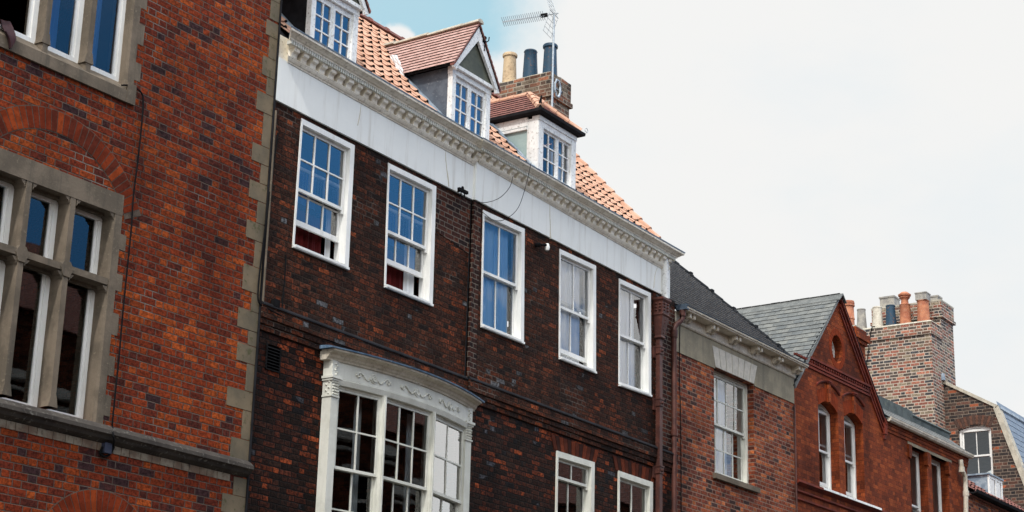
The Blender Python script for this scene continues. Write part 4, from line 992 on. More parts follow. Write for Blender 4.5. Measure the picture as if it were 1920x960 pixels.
# eaves: fascia board, brackets in pairs, gutter
mb = MB(); PCc.prof(mb, [(-.02, 9.41), (.035, 9.41), (.05, 9.43), (.04, 9.445), (.04, 9.60), (-.02, 9.61)], 0.0, uE + .02)
PCc.prof(mb, [(.03, 9.60), (.21, 9.60), (.21, 9.62), (.03, 9.63)], 0.05, uE + .12)
ev = mb.build('eaves_board', K['cream'], CH)
nb = 6
for i in range(nb):
    for k in (0, .125):
        u_ = .22 + (uE - .35) * i / (nb - 1) + k
        mb = MB(); PCc.prof(mb, [(.038, 9.50), (.055, 9.475), (.09, 9.475), (.115, 9.50), (.13, 9.52), (.175, 9.52), (.185, 9.53), (.185, 9.60), (.038, 9.60)], u_, u_ + .06)
        mb.build('eaves_bracket', K['cream'], ev)
mb = MB(); PCc.prof(mb, [(.195, 9.625), (.205, 9.598), (.225, 9.602), (.228, 9.622), (.245, 9.626), (.25, 9.650), (.235, 9.655), (.195, 9.655)], 0.03, uE + .14); mb.build('gutter', K['cream'], CH)
mb = MB(); PCc.prof(mb, [(-.05, 9.70), (.15, 9.655), (.254, 9.656), (.258, 9.668), (.15, 9.69), (-.05, 9.75)], 0.03, uE + .14); PCc.box(mb, -.01, .07, .05, .245, 9.6, 9.69); mb.build('gutter_lead', K['lead2'], CH)
TC = .903
def cp(u, y, dz=0): b = PCc.pt(u, -y, 0); return Vector((b.x, b.y, 9.722 + TC * (y) + dz))
uxc = Vector((*PCc.u, 0)); usc = Vector((*(-PCc.n), TC)).normalized(); yR = 3.0; slc = math.hypot(yR, TC * yR); uV = uE + .05
mb = MB(); o = cp(0.0, -.12)
tiles(mb, o, uxc, usc, uV, 28, (slc + .15) / 28, .26, .02, .002, .001, edge=1)
mb.loft([[cp(u_, a, b) for a, b in ((.06, -.03), (yR, -.01), (yR, -.2), (.06, -.1))] for u_ in (0, uV - .02)], 0)
rc = mb.build('roof', [K['darkslate'], K['slateedge']], CH)
mb = MB()
halfround(mb, cp(uV, -.1, .02), cp(uV, yR, .02), .05, .4)
for i in range(7): a = cp(uV, .3 + i * .45, .07); mb.wbox(a - Vector((.05, .03, .02)), a + Vector((.05, .03, .03)))
halfround(mb, cp(0, yR, .02), cp(uV, yR, .02), .06, .4)
mb.build('verge_tiles', K['darkslate'], rc)
# cast-iron pipe with swan neck
ud = hu(1264, 700, .09)[0]
p = [PCc.pt(ud + .17, .15, 9.6), PCc.pt(ud + .17, .15, 9.46), PCc.pt(ud + .12, .13, 9.40), PCc.pt(ud + .04, .11, 9.34), PCc.pt(ud, .09, 9.26), PCc.pt(ud, .09, .2)]
mb = MB(); mb.tube(p, .042, 12)
for a, b in ((9.24, 9.12), (7.63, 7.53), (5.7, 5.6)): mb.tube([PCc.pt(ud, .09, a), PCc.pt(ud, .09, b)], .056, 12)
mb.tube([PCc.pt(ud + .17, .15, 9.6), PCc.pt(ud + .17, .15, 9.5)], .055, 12)
mb.build('downpipe', K['iron'], CH, smooth=True, label='round rusty pipe with swan neck')
mb = MB(); a = uE - .03; mb.tube([PCc.pt(a, .03, 8.92), PCc.pt(a, .03, 5)], .016, 6); mb.build('conduit', K['iron'], CH)

# ================================================================== D: gabled red building with lower wing
o_ = PCc.pt(uE, 0, 0)
PDd = Pl(o_.x, o_.y, -1.6)
DH = thing('gabled_house', PDd.pt(3, 0, 0), 'smooth red brick house with steep gable, round attic window and lower wing with pale gutter', 'house')
dU = lambda px, py, w=0: PDd.at(px, py, w)
ap = dU(1572, 556); kr = dU(1656, 790); uEnd = dU(1812, 857)[0]
ul = 2 * ap[0] - kr[0]; zk = kr[1]
ZE = (dU(1658, 784)[1] + dU(1809, 857)[1]) / 2
out = [(0.01, 0), (uEnd, 0), (uEnd, ZE - .03), (kr[0], ZE - .03), (kr[0], zk + .02), ap, (0.01, ap[1] - (ap[0] - 0.01) * (ap[1] - zk) / (kr[0] - ap[0]))]
def archhole(u0, u1, z0, z1, rise, n=8): return [(u0, z0), (u1, z0)] + [(lerp(u1, u0, i / n), z1 + rise * (1 - (2 * i / n - 1) ** 2)) for i in range(n + 1)]
w_l = (dU(1535, 820)[0], dU(1572.5, 820)[0]); w_r = (dU(1584, 840)[0], dU(1619.5, 850)[0])
zsd = (dU(1541, 915)[1] + dU(1623, 951)[1]) / 2
zsp = dU(1571, 769)[1] - .06
ris = .13
ocu, ocz = dU(1569.5, 654.5); orr = .235; oz = .27
och = [(ocu + orr * math.cos(2 * math.pi * k / 24), ocz + oz * math.sin(2 * math.pi * k / 24)) for k in range(24)]
lnT = (dU(1700.8, 812.5)[1] + dU(1782.6, 853)[1]) / 2; l0, l1 = dU(1700.8, 812.5)[0], dU(1782.6, 853)[0]; lnB = lnT - .2
e1 = (dU(1707, 880)[0], dU(1738.5, 880)[0]); e2 = (dU(1747.4, 890)[0], dU(1778, 890)[0])
H_ = [archhole(*w_l, zsd, zsp, ris), archhole(*w_r, zsd, zsp, ris), och, rect(*e1, 6.9, lnB), rect(*e2, 6.9, lnB)]
wall(DH, PDd, out, H_, K['brickD'], depth=.3, body=(0.01, uEnd, 7, 0, ZE - .05))
for (a, b) in (w_l, w_r):
    q = Quad(PDd, (a, zsp), (b, zsp), (b, zsd), (a, zsd), w0=-.17)
    sash(DH, q, fw=.045, hd=.05, sl=.04, cols=2, ru=1, rl=1, mid=.5, lift=.13, lcols=1, dz=0., fl=.02, paint='white', glass='glass', arch=ris, curtains=(('net', .0, .12, .15, 1, .01, -.25), ('net', .86, 1, .15, .6, .01, -.25)), sillproj=0., proud=.0)
for (a, b) in (e1, e2):
    q = Quad(PDd, (a, lnB), (b, lnB), (b, 6.9), (a, 6.9), w0=-.17)
    sash(DH, q, fw=.045, hd=.05, sl=.04, cols=2, ru=1, rl=1, mid=.5, lcols=1, dz=0., fl=.02, paint='white', glass='glass', curtains=(('net', .0, .14, .15, 1, .01, -.25), ('net', .84, 1, .0, .5, .01, -.25)), sillproj=0., proud=.0)
mb = MB(); PDd.box(mb, l0, l1, -.1, .012, lnB, lnT); mb.build('lintel', surf('buff_lintel_stone', (.36, .30, .21), (.25, .21, .15), (.14, .12, .09), scale=2, fine=20, rough=.9, streak=.3), DH)
# corbels under the lintel ends
mb = MB()
for u_ in (e1[0] - .04, e1[1] + .02, e2[1] + .02):
    PDd.prism(mb, [(u_ - .07, lnB), (u_ + .07, lnB), (u_ + .07, lnB - .2), (u_, lnB - .29), (u_ - .07, lnB - .26)], -.05, .04)
mb.build('brick_corbel', K['brickD'], DH)
# label moulds and keystones
MD = surf('moulded_red_brick', (.17, .028, .014), (.09, .018, .012), (.03, .012, .01), scale=3, fine=24, rough=.8, bump=.4)
for (a, b) in (w_l, w_r):
    m_ = (a + b) / 2; hw = (b - a) / 2 + .06
    n = 14; hb = zsp + .36; mb = MB()
    pts = [(m_ + hw * (2 * i / n - 1), hb + .14 * (1 - (2 * i / n - 1) ** 2)) for i in range(n + 1)]
    mb.loft([[PDd.pt(u_, w_, z_ + dz) for w_, dz in ((-.02, -.02), (.02, -.02), (.032, 0), (.035, .018), (-.02, .028))] for u_, z_ in pts])
    mb.build('hood_mould', MD, DH)
    mb = MB(); n = 11
    for i in range(n):
        if i == 5: continue
        x_ = [(2 * (i + k) / n - 1) for k in (.04, .96)]
        lo = [(m_ + (hw - .1) * t, zsp + ris * (1 - t * t) + .002) for t in x_]; hi = [(m_ + (hw - .03) * t, zsp + ris * (1 - t * t) + .25) for t in x_]
        PDd.prism(mb, [lo[0], lo[1], hi[1], hi[0]], -.05, .005)
    mb.build('brick_arch', AR[0], DH)
    mb = MB(); PDd.prism(mb, [(m_ - .04, zsp + ris - .01), (m_ + .04, zsp + ris - .01), (m_ + .055, hb + .14), (m_ - .055, hb + .14)], -.05, .045)
    mb.build('keystone', K['brickD'], DH)
    mb = MB(); PDd.box(mb, m_ - .085, m_ + .085, -.02, .075, hb + .135, hb + .16); PDd.box(mb, m_ - .07, m_ + .07, -.02, .06, hb + .11, hb + .135); mb.build('keystone_cap', MD, DH)
# gable string and rake mouldings
zg = (dU(1512, 667)[1] + dU(1638, 731)[1]) / 2
mb = MB(); uu0, uu1 = .02, kr[0] + .0
k_ = (ap[1] - zk) / (kr[0] - ap[0])
gr_ = lambda z_: ap[0] + (ap[1] - z_) / k_
for dz, dw in ((.0, .05), (-.11, .03), (-.17, .022)):
    PDd.prof(mb, [(-.01, zg + dz + .03), (dw, zg + dz + .02), (dw, zg + dz - .02), (-.01, zg + dz - .03)], max(.02, 2 * ap[0] - gr_(zg + dz)) + .02, gr_(zg + dz) - .03)
mb.build('string_course', MD, DH)
mb = MB(); u_ = .1; PDd.box(mb, .06, gr_(zg) - .1, -.01, .012, zg - .075, zg - .036)
while u_ < gr_(zg) - .15: PDd.box(mb, u_, u_ + .05, -.01, .035, zg - .075, zg - .035); u_ += .1
mb.build('dentil_course', MD, DH)
mb = MB()
for off_, wd_ in ((.03, .07), (.11, .045), (.18, .03)):
    for s in (1,):
        a = (ap[0] + s * 0, ap[1] - off_ * 1.4); b = (kr[0] - off_ * .0 - .0, zk - off_ * 1.4)
        PDd.prism(mb, [a, b, (b[0], b[1] - .05), (a[0], a[1] - .05)], -.02, wd_)
a = ap; b = (0.0, ap[1] - ap[0] * k_)
PDd.prism(mb, [(a[0], a[1] - .0), b, (b[0], b[1] - .04), (a[0], a[1] - .04)], -.02, .012)
PDd.box(mb, kr[0] - .06, kr[0] + .06, -.1, .06, zk - .26, zk + .05); PDd.box(mb, kr[0] - .04, kr[0] + .04, -.1, .04, zk - .36, zk - .26)
mb.build('rake_moulding', MD, DH)
mb = MB()
for s in (-1, 1):
    e = b if s < 0 else kr
    PDd.prism(mb, [(ap[0], ap[1] + .035), (e[0] + s * .03, e[1] + .035), (e[0] + s * .03, e[1] + .005), (ap[0], ap[1] + .005)], -.1 if s > 0 else -.01, .06 if s > 0 else .02)
mb.build('verge_capping', K['darkslate'], DH)
# oculus ring and tracery
mb = MB(); ring = [(1.0, 0), (1.14, 0)]
for k in range(24):
    t0, t1 = 2 * math.pi * k / 24 + .01, 2 * math.pi * (k + 1) / 24 - .01
    PDd.prism(mb, [(ocu + orr * r_ * math.cos(t), ocz + oz * r_ * math.sin(t)) for r_, t in ((1.0, t0), (1.45, t0), (1.45, t1), (1.0, t1))], -.03, .004)
mb.build('brick_arch', AR[0], DH)
mb = MB()
mb.loft([[PDd.pt(ocu + orr * f_ * math.cos(t), w_, ocz + oz * f_ * math.sin(t)) for f_, w_ in ((.99, -.2), (.86, -.2), (.86, -.16), (.99, -.16))] for t in [2 * math.pi * k / 24 for k in range(24)]], closed=True)
for t in range(0, 180, 45):
    c_, s_ = math.cos(R(t + 10)), math.sin(R(t + 10)); mb.tube([PDd.pt(ocu - orr * .9 * c_, -.18, ocz - oz * .9 * s_), PDd.pt(ocu + orr * .9 * c_, -.18, ocz + oz * .9 * s_)], .014, 5)
mb.tube([PDd.pt(ocu + .08 * math.cos(R(t)), -.18, ocz + .09 * math.sin(R(t))) for t in range(0, 361, 30)], .014, 5)
ow = mb.build('round_window', K['white'], DH)
mb = MB(); mb.quad(*[PDd.pt(ocu + orr * .9 * math.cos(2 * math.pi * k / 24), -.19, ocz + oz * .9 * math.sin(2 * math.pi * k / 24)) for k in range(24)]); mb.build('glass', K['glassdark'], ow, flip=False)
# lead-covered sill string
zst = (dU(1491, 899)[1] + dU(1655, 958)[1]) / 2
mb = MB(); PDd.prof(mb, [(0, zst + .03), (.07, zst + .0), (.075, zst - .04), (.04, zst - .06), (0, zst - .09)], .02, uEnd); PDd.prof(mb, [(0, zst - .16), (.035, zst - .17), (.035, zst - .2), (0, zst - .22)], .02, uEnd); PDd.prof(mb, [(0, zst - .3), (.03, zst - .31), (.03, zst - .34), (0, zst - .36)], .02, uEnd); mb.build('string_course', MD, DH)
mb = MB(); a, b = w_l[0] + .0, w_r[1] + .55; PDd.prof(mb, [(-.2, zst + .06), (.0, zst + .045), (.085, zst + .012), (.09, zst - .03), (.078, zst - .03), (.07, zst + .005), (0, zst + .033), (-.2, zst + .04)], a, b); mb.build('sill_lead', K['oldwhite'], DH)
# corbel courses under the eaves of the wing
mb = MB()
for dz, dw in ((-.03, .05), (-.1, .035), (-.16, .02)): PDd.box(mb, kr[0] + .06, uEnd, -.02, dw, ZE + dz - .07, ZE + dz - .005)
mb.build('eaves_course', K['brickD'], DH)
mb = MB(); PDd.prof(mb, [(.03, ZE - .03), (.1, ZE - .05), (.135, ZE - .03), (.14, ZE - .005), (.15, ZE + .0), (.155, ZE + .04), (.14, ZE + .045), (.13, ZE + .02), (.03, ZE + .02)], kr[0] + .05, uEnd + .06); mb.build('gutter', K['cream'], DH)
# wing roof: slates below a lead-capped parapet
PDr = PDd; usl = Vector((*(-PDd.n), .8)).normalized(); uxd = Vector((*PDd.u, 0))
mb = MB(); o = PDd.pt(kr[0] + .0, .1, ZE + .03); tiles(mb, o, uxd, usl, uEnd - kr[0] + .05, 4, .16, .22, .009, .004, .003)
mb.loft([[PDd.pt(u_, w_, z_) for w_, z_ in ((.08, ZE), (-.45, ZE + .44), (-5, ZE + .1), (-5, ZE - .2))] for u_ in (kr[0], uEnd - .01)])
wr_ = mb.build('roof', K['slate'], DH, label='narrow slate slope of the lower wing')
yl = .42
m0 = PDd.at(1645, 745, -yl); m1 = PDd.at(1702, 775, -yl); m2 = PDd.at(1812, 833, -yl)
mb = MB(); PDd.prof(mb, [(-yl + .05, ZE + .35), (-yl + .06, ZE + .52), (-yl + .09, ZE + .55), (-yl + .07, m1[1]), (-yl, m1[1] + .03), (-yl - .2, m1[1] + .0), (-yl - .2, ZE)], m1[0], uEnd + .03)
PDd.prof(mb, [(-yl + .09, ZE + .35), (-yl + .10, m0[1]), (-yl, m0[1] + .04), (-yl - .2, m0[1]), (-yl - .2, ZE)], m0[0] - .6, m1[0] + .02)
mb.build('parapet_lead', surf('mossy_dark_lead', (.06, .075, .075), (.10, .12, .12), (.2, .22, .16), scale=4, fine=20, rough=.7), DH)
# main gable roof, slates on the left slope (and a plain right slope)
zr_ = ap[1] + .02; hwd = kr[0] - ap[0]; bk_ = 5.6
mb = MB()
for s in (-1, 1):
    rl_ = (ul - .1) if s < 0 else kr[0]
    e0 = PDd.pt(rl_, .04, zr_ - abs(rl_ - ap[0]) * k_); up = (PDd.pt(ap[0], .04, zr_) - e0); sl_ = up.length; up.normalize(); back = Vector((*(-PDd.n), 0))
    tiles(mb, e0, back, up, bk_, 21, sl_ / 21, .21, .013, .004, .004, nrm=None, mis=(0, 0, 1, 2), edge=3)
    mb.loft([[p + Vector((0, 0, dz)) for p in (e0, e0 + up * sl_, e0 + up * sl_ + back * bk_, e0 + back * bk_)] for dz in (0., -.06)])
rg = mb.build('roof', [K['slate'], surf('pale_slate', (.19, .195, .185), (.14, .145, .142), (.32, .32, .3), scale=6, fine=24, rough=.6), surf('blue_grey_slate', (.15, .16, .162), (.105, .114, .118), (.26, .265, .255), scale=6, fine=24, rough=.6), K['darkslate']], DH, label='grey slate roof behind the gable')
mb = MB(); a, b = PDd.pt(ap[0], .1, zr_ + .03), PDd.pt(ap[0], -bk_, zr_ + .03)
for s in (-1, 1):
    d_ = Vector((*PDd.u, 0)) * s
    mb.loft([[p, p + d_ * .15 - Vector((0, 0, .15 * k_ - .02)), p + d_ * .15 - Vector((0, 0, .15 * k_ + .0)), p - Vector((0, 0, .03))] for p in (a, b)])
mb.build('ridge_tiles', K['slate'], rg)
# small red chimney behind the gable
xs = 34.3
pA = onX(1583, 618, xs); pB = onX(1603, 612, xs)
cy = pB.y
mb = MB(); zt = onX(1603, 612, xs).z
mb.wbox((xs, cy, 9.5), (xs + .5, cy + .55, zt - .32)); mb.wbox((xs - .04, cy - .04, zt - .32), (xs + .54, cy + .59, zt - .24)); mb.wbox((xs - .08, cy - .08, zt - .24), (xs + .58, cy + .63, zt - .1)); mb.wbox((xs - .03, cy - .03, zt - .1), (xs + .53, cy + .58, zt))
c2 = mb.build('chimney', K['brickD'], DH, label='small red chimney behind the gable')
mb = MB(); mb.wbox((xs - .02, cy - .02, zt), (xs + .52, cy + .57, zt + .03)); mb.build('chimney_cap', K['mortarb'], c2)
pc = onX(1592, 610, xs + .2); h_ = onX(1592, 565, xs + .2).z - zt; mb = MB(); mb.lathe((xs + .2, pc.y, zt), [(.12, 0), (.115, h_ * .35), (.125, h_ * .36), (.125, h_ * .4), (.115, h_ * .42), (.11, h_ * .8), (.13, h_ * .82), (.13, h_ * .87), (.12, h_ * .88), (.13, h_ * .93), (.12, h_), (.1, h_), (.09, h_ * .7)], 18); mb.build('chimney_pot', K['potred'], c2, smooth=True)
# pale downpipe at the end of the wing
p = [PDd.at(*a, .1) for a in ((1801, 862), (1803, 880), (1809, 893), (1811, 925), (1811, 960))]
mb = MB(); mb.tube([PDd.pt(a, .1, b) for a, b in p] + [PDd.pt(p[-1][0], .1, 3)], .05, 10)
for k in (1, 3): mb.tube([PDd.pt(p[k][0], .1, p[k][1] + .05), PDd.pt(p[k][0], .1, p[k][1] - .06)], .065, 10)
mb.build('downpipe', K['cream'], DH, smooth=True)

# ================================================================== H: low roof with a lead dormer, between the wing and the far house
XG = 42.0
eE = PDd.pt(uEnd, 0, 0)
HH = thing('low_house', (eE.x + 1.5, .3, 0), 'low building with dark tiled roof and small lead-clad dormer beneath the arched window', 'house')
mb = MB(); hx0, hx1 = eE.x + .03, XG - .02; hy = eE.y + .02
zeH = onY(1820, 918, hy).z
mb.wbox((hx0, hy, 0), (hx1, 5, zeH - .1)); mb.build('wall', K['brickC'], HH)
tn = .75; usH = Vector((0, 1, tn)).normalized()
mb = MB(); pantiles(mb, Vector((hx0, hy - .1, zeH - .08)), ux, usH, hx1 - hx0, 6, .28, .22)
mb.loft([[Vector((x, y_, z_)) for y_, z_ in ((hy - .08, zeH - .14), (hy + 1.3, zeH - .14 + 1.38 * tn), (5, zeH - .2))] for x in (hx0, hx1)])
mb.build('roof', [K['darktile'], K['felt_and_shade']], HH)
mb = MB(); mb.loft([[Vector((x, hy + a, zeH + b)) for a, b in ((-.02, -.1), (-.12, -.12), (-.2, -.1), (-.22, -.04), (-.2, -.04), (-.17, -.08), (-.12, -.09), (-.02, -.07))] for x in (hx0, hx1)]); mb.build('gutter', K['felt_and_shade'], HH)
yd = hy + .25
a = onY(1851, 890, yd); b = onY(1876, 902, yd); zd1 = (a.z + b.z) / 2
zd0 = zeH + .05
mb = MB(); mb.loft([[Vector((x, y_, z_)) for y_, z_ in ((yd, zd0), (yd, zd1), (yd + 1.0, zd1), (yd + 1.0, zd0 + .5), (yd + .3, zd0))] for x in (a.x, b.x)])
mb.wbox((a.x - .05, yd - .06, zd1), (b.x + .05, yd + 1.1, zd1 + .035))
dr = mb.build('dormer', K['lead'], HH)
mb = MB(); w_ = b.x - a.x
for s, e in ((0, .07), (w_ * .47, w_ * .55), (w_ - .07, w_)): mb.wbox((a.x + s, yd - .04, zd0), (a.x + e, yd - .001, zd1))
mb.wbox((a.x + .07, yd - .035, zd1 - .07), (b.x - .07, yd - .001, zd1)); mb.wbox((a.x + .07, yd - .035, zd0), (b.x - .07, yd - .001, zd0 + .06)); mb.build('casement', K['white'], dr)
mb = MB(); mb.quad((a.x + .05, yd - .012, zd0), (b.x - .05, yd - .012, zd0), (b.x - .05, yd - .012, zd1 - .05), (a.x + .05, yd - .012, zd1 - .05)); mb.build('blind', K['net'], dr, flip=False)
mb = MB(); mb.quad((a.x + .05, yd - .022, zd0), (b.x - .05, yd - .022, zd0), (b.x - .05, yd - .022, zd1 - .05), (a.x + .05, yd - .022, zd1 - .05)); mb.build('glass', K['glass'], dr, flip=False)

# ================================================================== G: far house, gable end towards us, big chimney stacks and mansard roof
GH = thing('tall_house', (44, 2, 0), 'tall weathered brick house with broad many-potted chimney, arched gable window and blue mansard roof', 'house')
PX_ = Pl(XG, 0, -90)           # facing -X: u runs towards the street (-Y), w out towards us
gu = lambda px, py, w=0: PX_.at(px, py, w)
c0 = gu(1768, 715); c1 = gu(1870, 762); c2_ = gu(1916, 878)
kz = (c1[1] - c0[1]) / (c1[0] - c0[0]); rx = -3.2; rz = c0[1] + kz * (rx - c0[0])
km = (c2_[1] - c1[1]) / (c2_[0] - c1[0]); zm = 8.6; um = c1[0] + (zm - c1[1]) / km
wg0, wg1 = gu(1799, 845)[0], gu(1860, 845)[0]; zgt = gu(1830, 803)[1]; zgb = gu(1830, 900)[1] - .1
wall(GH, PX_, [(-7, 0), (um, 0), (um, zm), c1, (rx, rz), (-7, rz - 1.5)], [archhole(wg0, wg1, zgb, zgt - .02, .09)], K['brickG'], depth=.2)
mb = MB(); mb.wbox((XG + .02, -um, 0), (XG + 12, -um + .05, zm)); mb.wbox((XG + 11.9, -um + .05, 0), (XG + 12, 7, 9)); mb.build('front_wall', K['brickG'], GH)
q = Quad(PX_, (wg0, zgt), (wg1, zgt), (wg1, zgb), (wg0, zgb), w0=-.06)
sash(GH, q, fw=.05, hd=.06, sl=.05, cols=2, ru=1, rl=1, mid=.5, paint='white', glass='glassdark', arch=.085, sillproj=.04, proud=.0)
m_ = (wg0 + wg1) / 2; hw = (wg1 - wg0) / 2; mb = MB(); n = 13
for i in range(n):
    t = [(2 * (i + k) / n - 1) for k in (.07, .93)]
    lo = [(m_ + hw * a, zgt + .09 * (1 - a * a) + .005) for a in t]; hi = [(m_ + (hw + .12) * a, zgt + .1 * (1 - a * a) + .22) for a in t]
    PX_.prism(mb, [lo[0], lo[1], hi[1], hi[0]], -.05, .01, i % 2)
mb.build('brick_arch', [solid('arch_dark_a', (.09, .055, .045)), solid('arch_dark_b', (.14, .07, .05))], GH)
# mansard roof
mb = MB()
def gp(u, X, z): return Vector((X, -u, z))
lo_ = gp(um + .03, XG + .05, zm); tp = gp(c1[0], XG + .05, c1[1]); up = (tp - lo_); ls = up.length; up.normalize()
tiles(mb, lo_, ux, up, 12, int(ls / .17) + 1, .17, .3, .009, .005, .003)
tp2 = gp(rx, XG + .05, rz); up2 = tp2 - tp; l2 = up2.length; up2.normalize()
tiles(mb, tp, ux, up2, 12, int(l2 / .17) + 1, .17, .3, .009, .005, .003)
mb.loft([[gp(u_, X, z_) for u_, z_ in ((um, zm), (c1[0], c1[1] - .01), (rx, rz - .01), (-7, rz - 1.5), (-7, zm))] for X in (XG + .04, XG + 12)], cap=False)
mr = mb.build('roof', K['blueslate'], GH)
mb = MB(); mb.loft([[gp(c1[0] + a, X, c1[1] + b) for a, b in ((-.12, .1), (.05, .02), (.07, -.05), (.03, -.1), (-.02, -.02))] for X in (XG + .02, XG + 12)]); mb.build('ridge_lead', K['lead'], mr)
mb = MB()
vs = [gu(1913, 872), c1, (c1[0] - .02, c1[1] + .02), c0]
for (a, b, tw_) in (((um, zm), c1, .1), (c1, (rx, rz), .045)):
    d_ = (Vector(b) - Vector(a)).normalized(); n_ = Vector((-d_.y, d_.x)) * (-1 if -d_.y > 0 else 1)
    n_ = Vector((d_.y, -d_.x));  n_ = n_ if n_.x * 1 + n_.y > 0 else -n_
    PX_.prism(mb, [tuple(Vector(a) + n_ * .03), tuple(Vector(b) + n_ * .03), tuple(Vector(b) - n_ * tw_), tuple(Vector(a) - n_ * tw_)], -.2, .04)
mb.build('verge_mortar', K['mortarb'], mr)
# front chimney stack, standing against the gable
xF = 41.3
f1 = onX(1745, 603, xF); fy = f1.y; zt = f1.z; fyb = onX(1600, 625, xF).y + .3
mb = MB(); mb.wbox((xF, fy, 8.5), (XG - .01, fyb, zt - .3)); mb.wbox((xF - .04, fy - .03, zt - .3), (XG - .01, fyb + .03, zt))
s1 = mb.build('chimney', K['brickF'], GH, label='broad front chimney stack with five pots')
mb = MB(); mb.loft([[Vector((x, y_, z_)) for x, y_, z_ in ((xF - .05 + e, fy - .04 + e, zt + h_), (XG, fy - .04 + e, zt + h_), (XG, fyb + .04 - e, zt + h_), (xF - .05 + e, fyb + .04 - e, zt + h_))] for e, h_ in ((0, 0), (.02, .03), (.12, .07))]); mb.build('chimney_cap', K['mortarb'], s1)
# taller stack behind it
yb1 = onX(1700, 575, XG + .5).y
z2 = onX(1745, 570, XG + .15).z
b1y = fy; b0y = onX(1655, 590, XG + .15).y + .2
mb = MB(); mb.wbox((XG + .0, b1y + .0, 8.5), (XG + .85, b0y, z2 - .42)); mb.wbox((XG - .05, b1y - .06, z2 - .42), (XG + .9, b0y + .06, z2 - .34)); mb.wbox((XG - .01, b1y - .03, z2 - .34), (XG + .86, b0y + .03, z2))
s2_ = mb.build('chimney', K['brickF'], GH, label='taller chimney stack behind the broad one')
mb = MB(); mb.wbox((XG - .02, b1y - .04, z2), (XG + .87, b0y + .04, z2 + .04)); mb.build('chimney_cap', K['mortarb'], s2_)
xP = xF + .3
def potat(px, pyb, pyt, r, mat, cap=None, lb=None, par=s1, zb=None, X=xP):
    p = onX(px, pyb, X); t_ = onX(px, pyt, X); zb = zt + .02 if zb is None else zb; h_ = t_.z - zb
    mb = MB(); c = Vector((X, p.y, zb))
    if cap == 'square':
        mb.lathe(c, [(r * 1.1, -.03), (r * 1.05, h_ * .3), (r * .95, h_ * .72), (r * 1.05, h_ * .74), (r * 1.05, h_ * .76), (r * .7, h_ * .76)], 18)
    elif cap == 'crown':
        mb.lathe(c, [(r * 1.1, -.03), (r * 1.0, h_ * .3), (r * .95, h_ * .62), (r * 1.05, h_ * .64), (r * .7, h_ * .68), (r * .65, h_ * .78), (r * .8, h_ * .82), (r * 1., h_ * .84), (r * .9, h_ * .87), (r * 1.15, h_ * .89), (r * 1.2, h_ * .93), (r * 1., h_ * .95), (r * .6, h_), (r * .1, h_)], 18)
    else: mb.lathe(c, [(r * 1.15, -.03), (r * 1.12, h_ * .2), (r * .98, h_ * .6), (r * .9, h_ * .95), (r * .98, h_ * .96), (r * .95, h_), (r * .75, h_), (r * .7, h_ * .7)], 18)
    o = mb.build('chimney_pot', K[mat], par, smooth=True, label=lb)
    if cap == 'square':
        m2_ = MB(); e = r * .98; m2_.wbox((X - e, p.y - e, zb + h_ * .765), (X + e, p.y + e, zb + h_ * .97)); m2_.wbox((X - e * 1.08, p.y - e * 1.08, zb + h_ * .965), (X + e * 1.08, p.y + e * 1.08, zb + h_)); m2_.build('pot_cap', K['potgrey'], o) if 0 else m2_.build('pot_hood', K['potgrey'], par)
    return o
potat(1616, 614, 580, .115, 'potgrey', lb='grey tapered pot')
potat(1646, 611, 576, .125, 'potcream', lb='cream pot')
potat(1671, 609, 573, .125, 'potblue', lb='sooty dark pot')
potat(1698, 606, 548, .135, 'potred', 'crown', 'terracotta pot with flanged crown')
potat(1732, 600, 550, .145, 'potred', 'square', 'terracotta pot with square hood')
X2 = XG + .45
for px, py, r_ in ((1668, 559, .19), (1752, 557, .14)):
    t_ = onX(px, py, X2); mb = MB(); mb.wbox((X2 - r_, t_.y - r_, z2 + .04), (X2 + r_, t_.y + r_, t_.z - .04)); mb.wbox((X2 - r_ * 1.1, t_.y - r_ * 1.1, t_.z - .04), (X2 + r_ * 1.1, t_.y + r_ * 1.1, t_.z)); mb.build('chimney_pot', K['potgrey'], s2_)
mb = MB(); c = gu(1770, 706); cc = PX_.pt(c[0], .1, c[1]); mb.tube([cc - Vector((0, 0, .12)), cc + Vector((0, 0, .05))], [.07, .05], 8); mb.build('flashing', K['lead'], GH)

# ================================================================== opposite side of the street (seen only in the panes)
OP = thing('street_terrace', (30, -16, 0), 'dark brick terrace across the street with white cornice, mirrored in the lower window panes', 'building')
mb = MB(); mb.wbox((-12, -24, 0), (70, -16, 11.4)); mb.build('wall', K['brickO'], OP)
mb = MB(); mb.wbox((-12, -16.0, 9.9), (70, -15.7, 10.1)); mb.wbox((-12, -16, 9.7), (70, -15.85, 9.78)); mb.build('cornice', K['white'], OP)
mb = MB(); mb.loft([[Vector((x, y_, z_)) for y_, z_ in ((-15.8, 11.42), (-20, 14.2), (-24, 11.42))] for x in (-12, 70)]); mb.build('roof', K['darktile'], OP)
for i in range(24):
    for z_ in (4.5, 7.6):
        x = -10 + i * 3.3; mb = MB()
        for a, b, c, d in ((0, .08, 0, 1.8), (1.02, 1.1, 0, 1.8), (.08, 1.02, 1.72, 1.8), (.08, 1.02, 0, .08), (.08, 1.02, .86, .94), (.52, .58, .08, .86), (.52, .58, .94, 1.72)): mb.wbox((x + a, -16, z_ + c), (x + b, -15.96, z_ + d))
        w_ = mb.build('window', K['white'], OP)
        mb = MB(); mb.quad((x, -15.98, z_), (x + 1.1, -15.98, z_), (x + 1.1, -15.98, z_ + 1.8), (x, -15.98, z_ + 1.8)); mb.build('glass', K['black'], w_, flip=False)

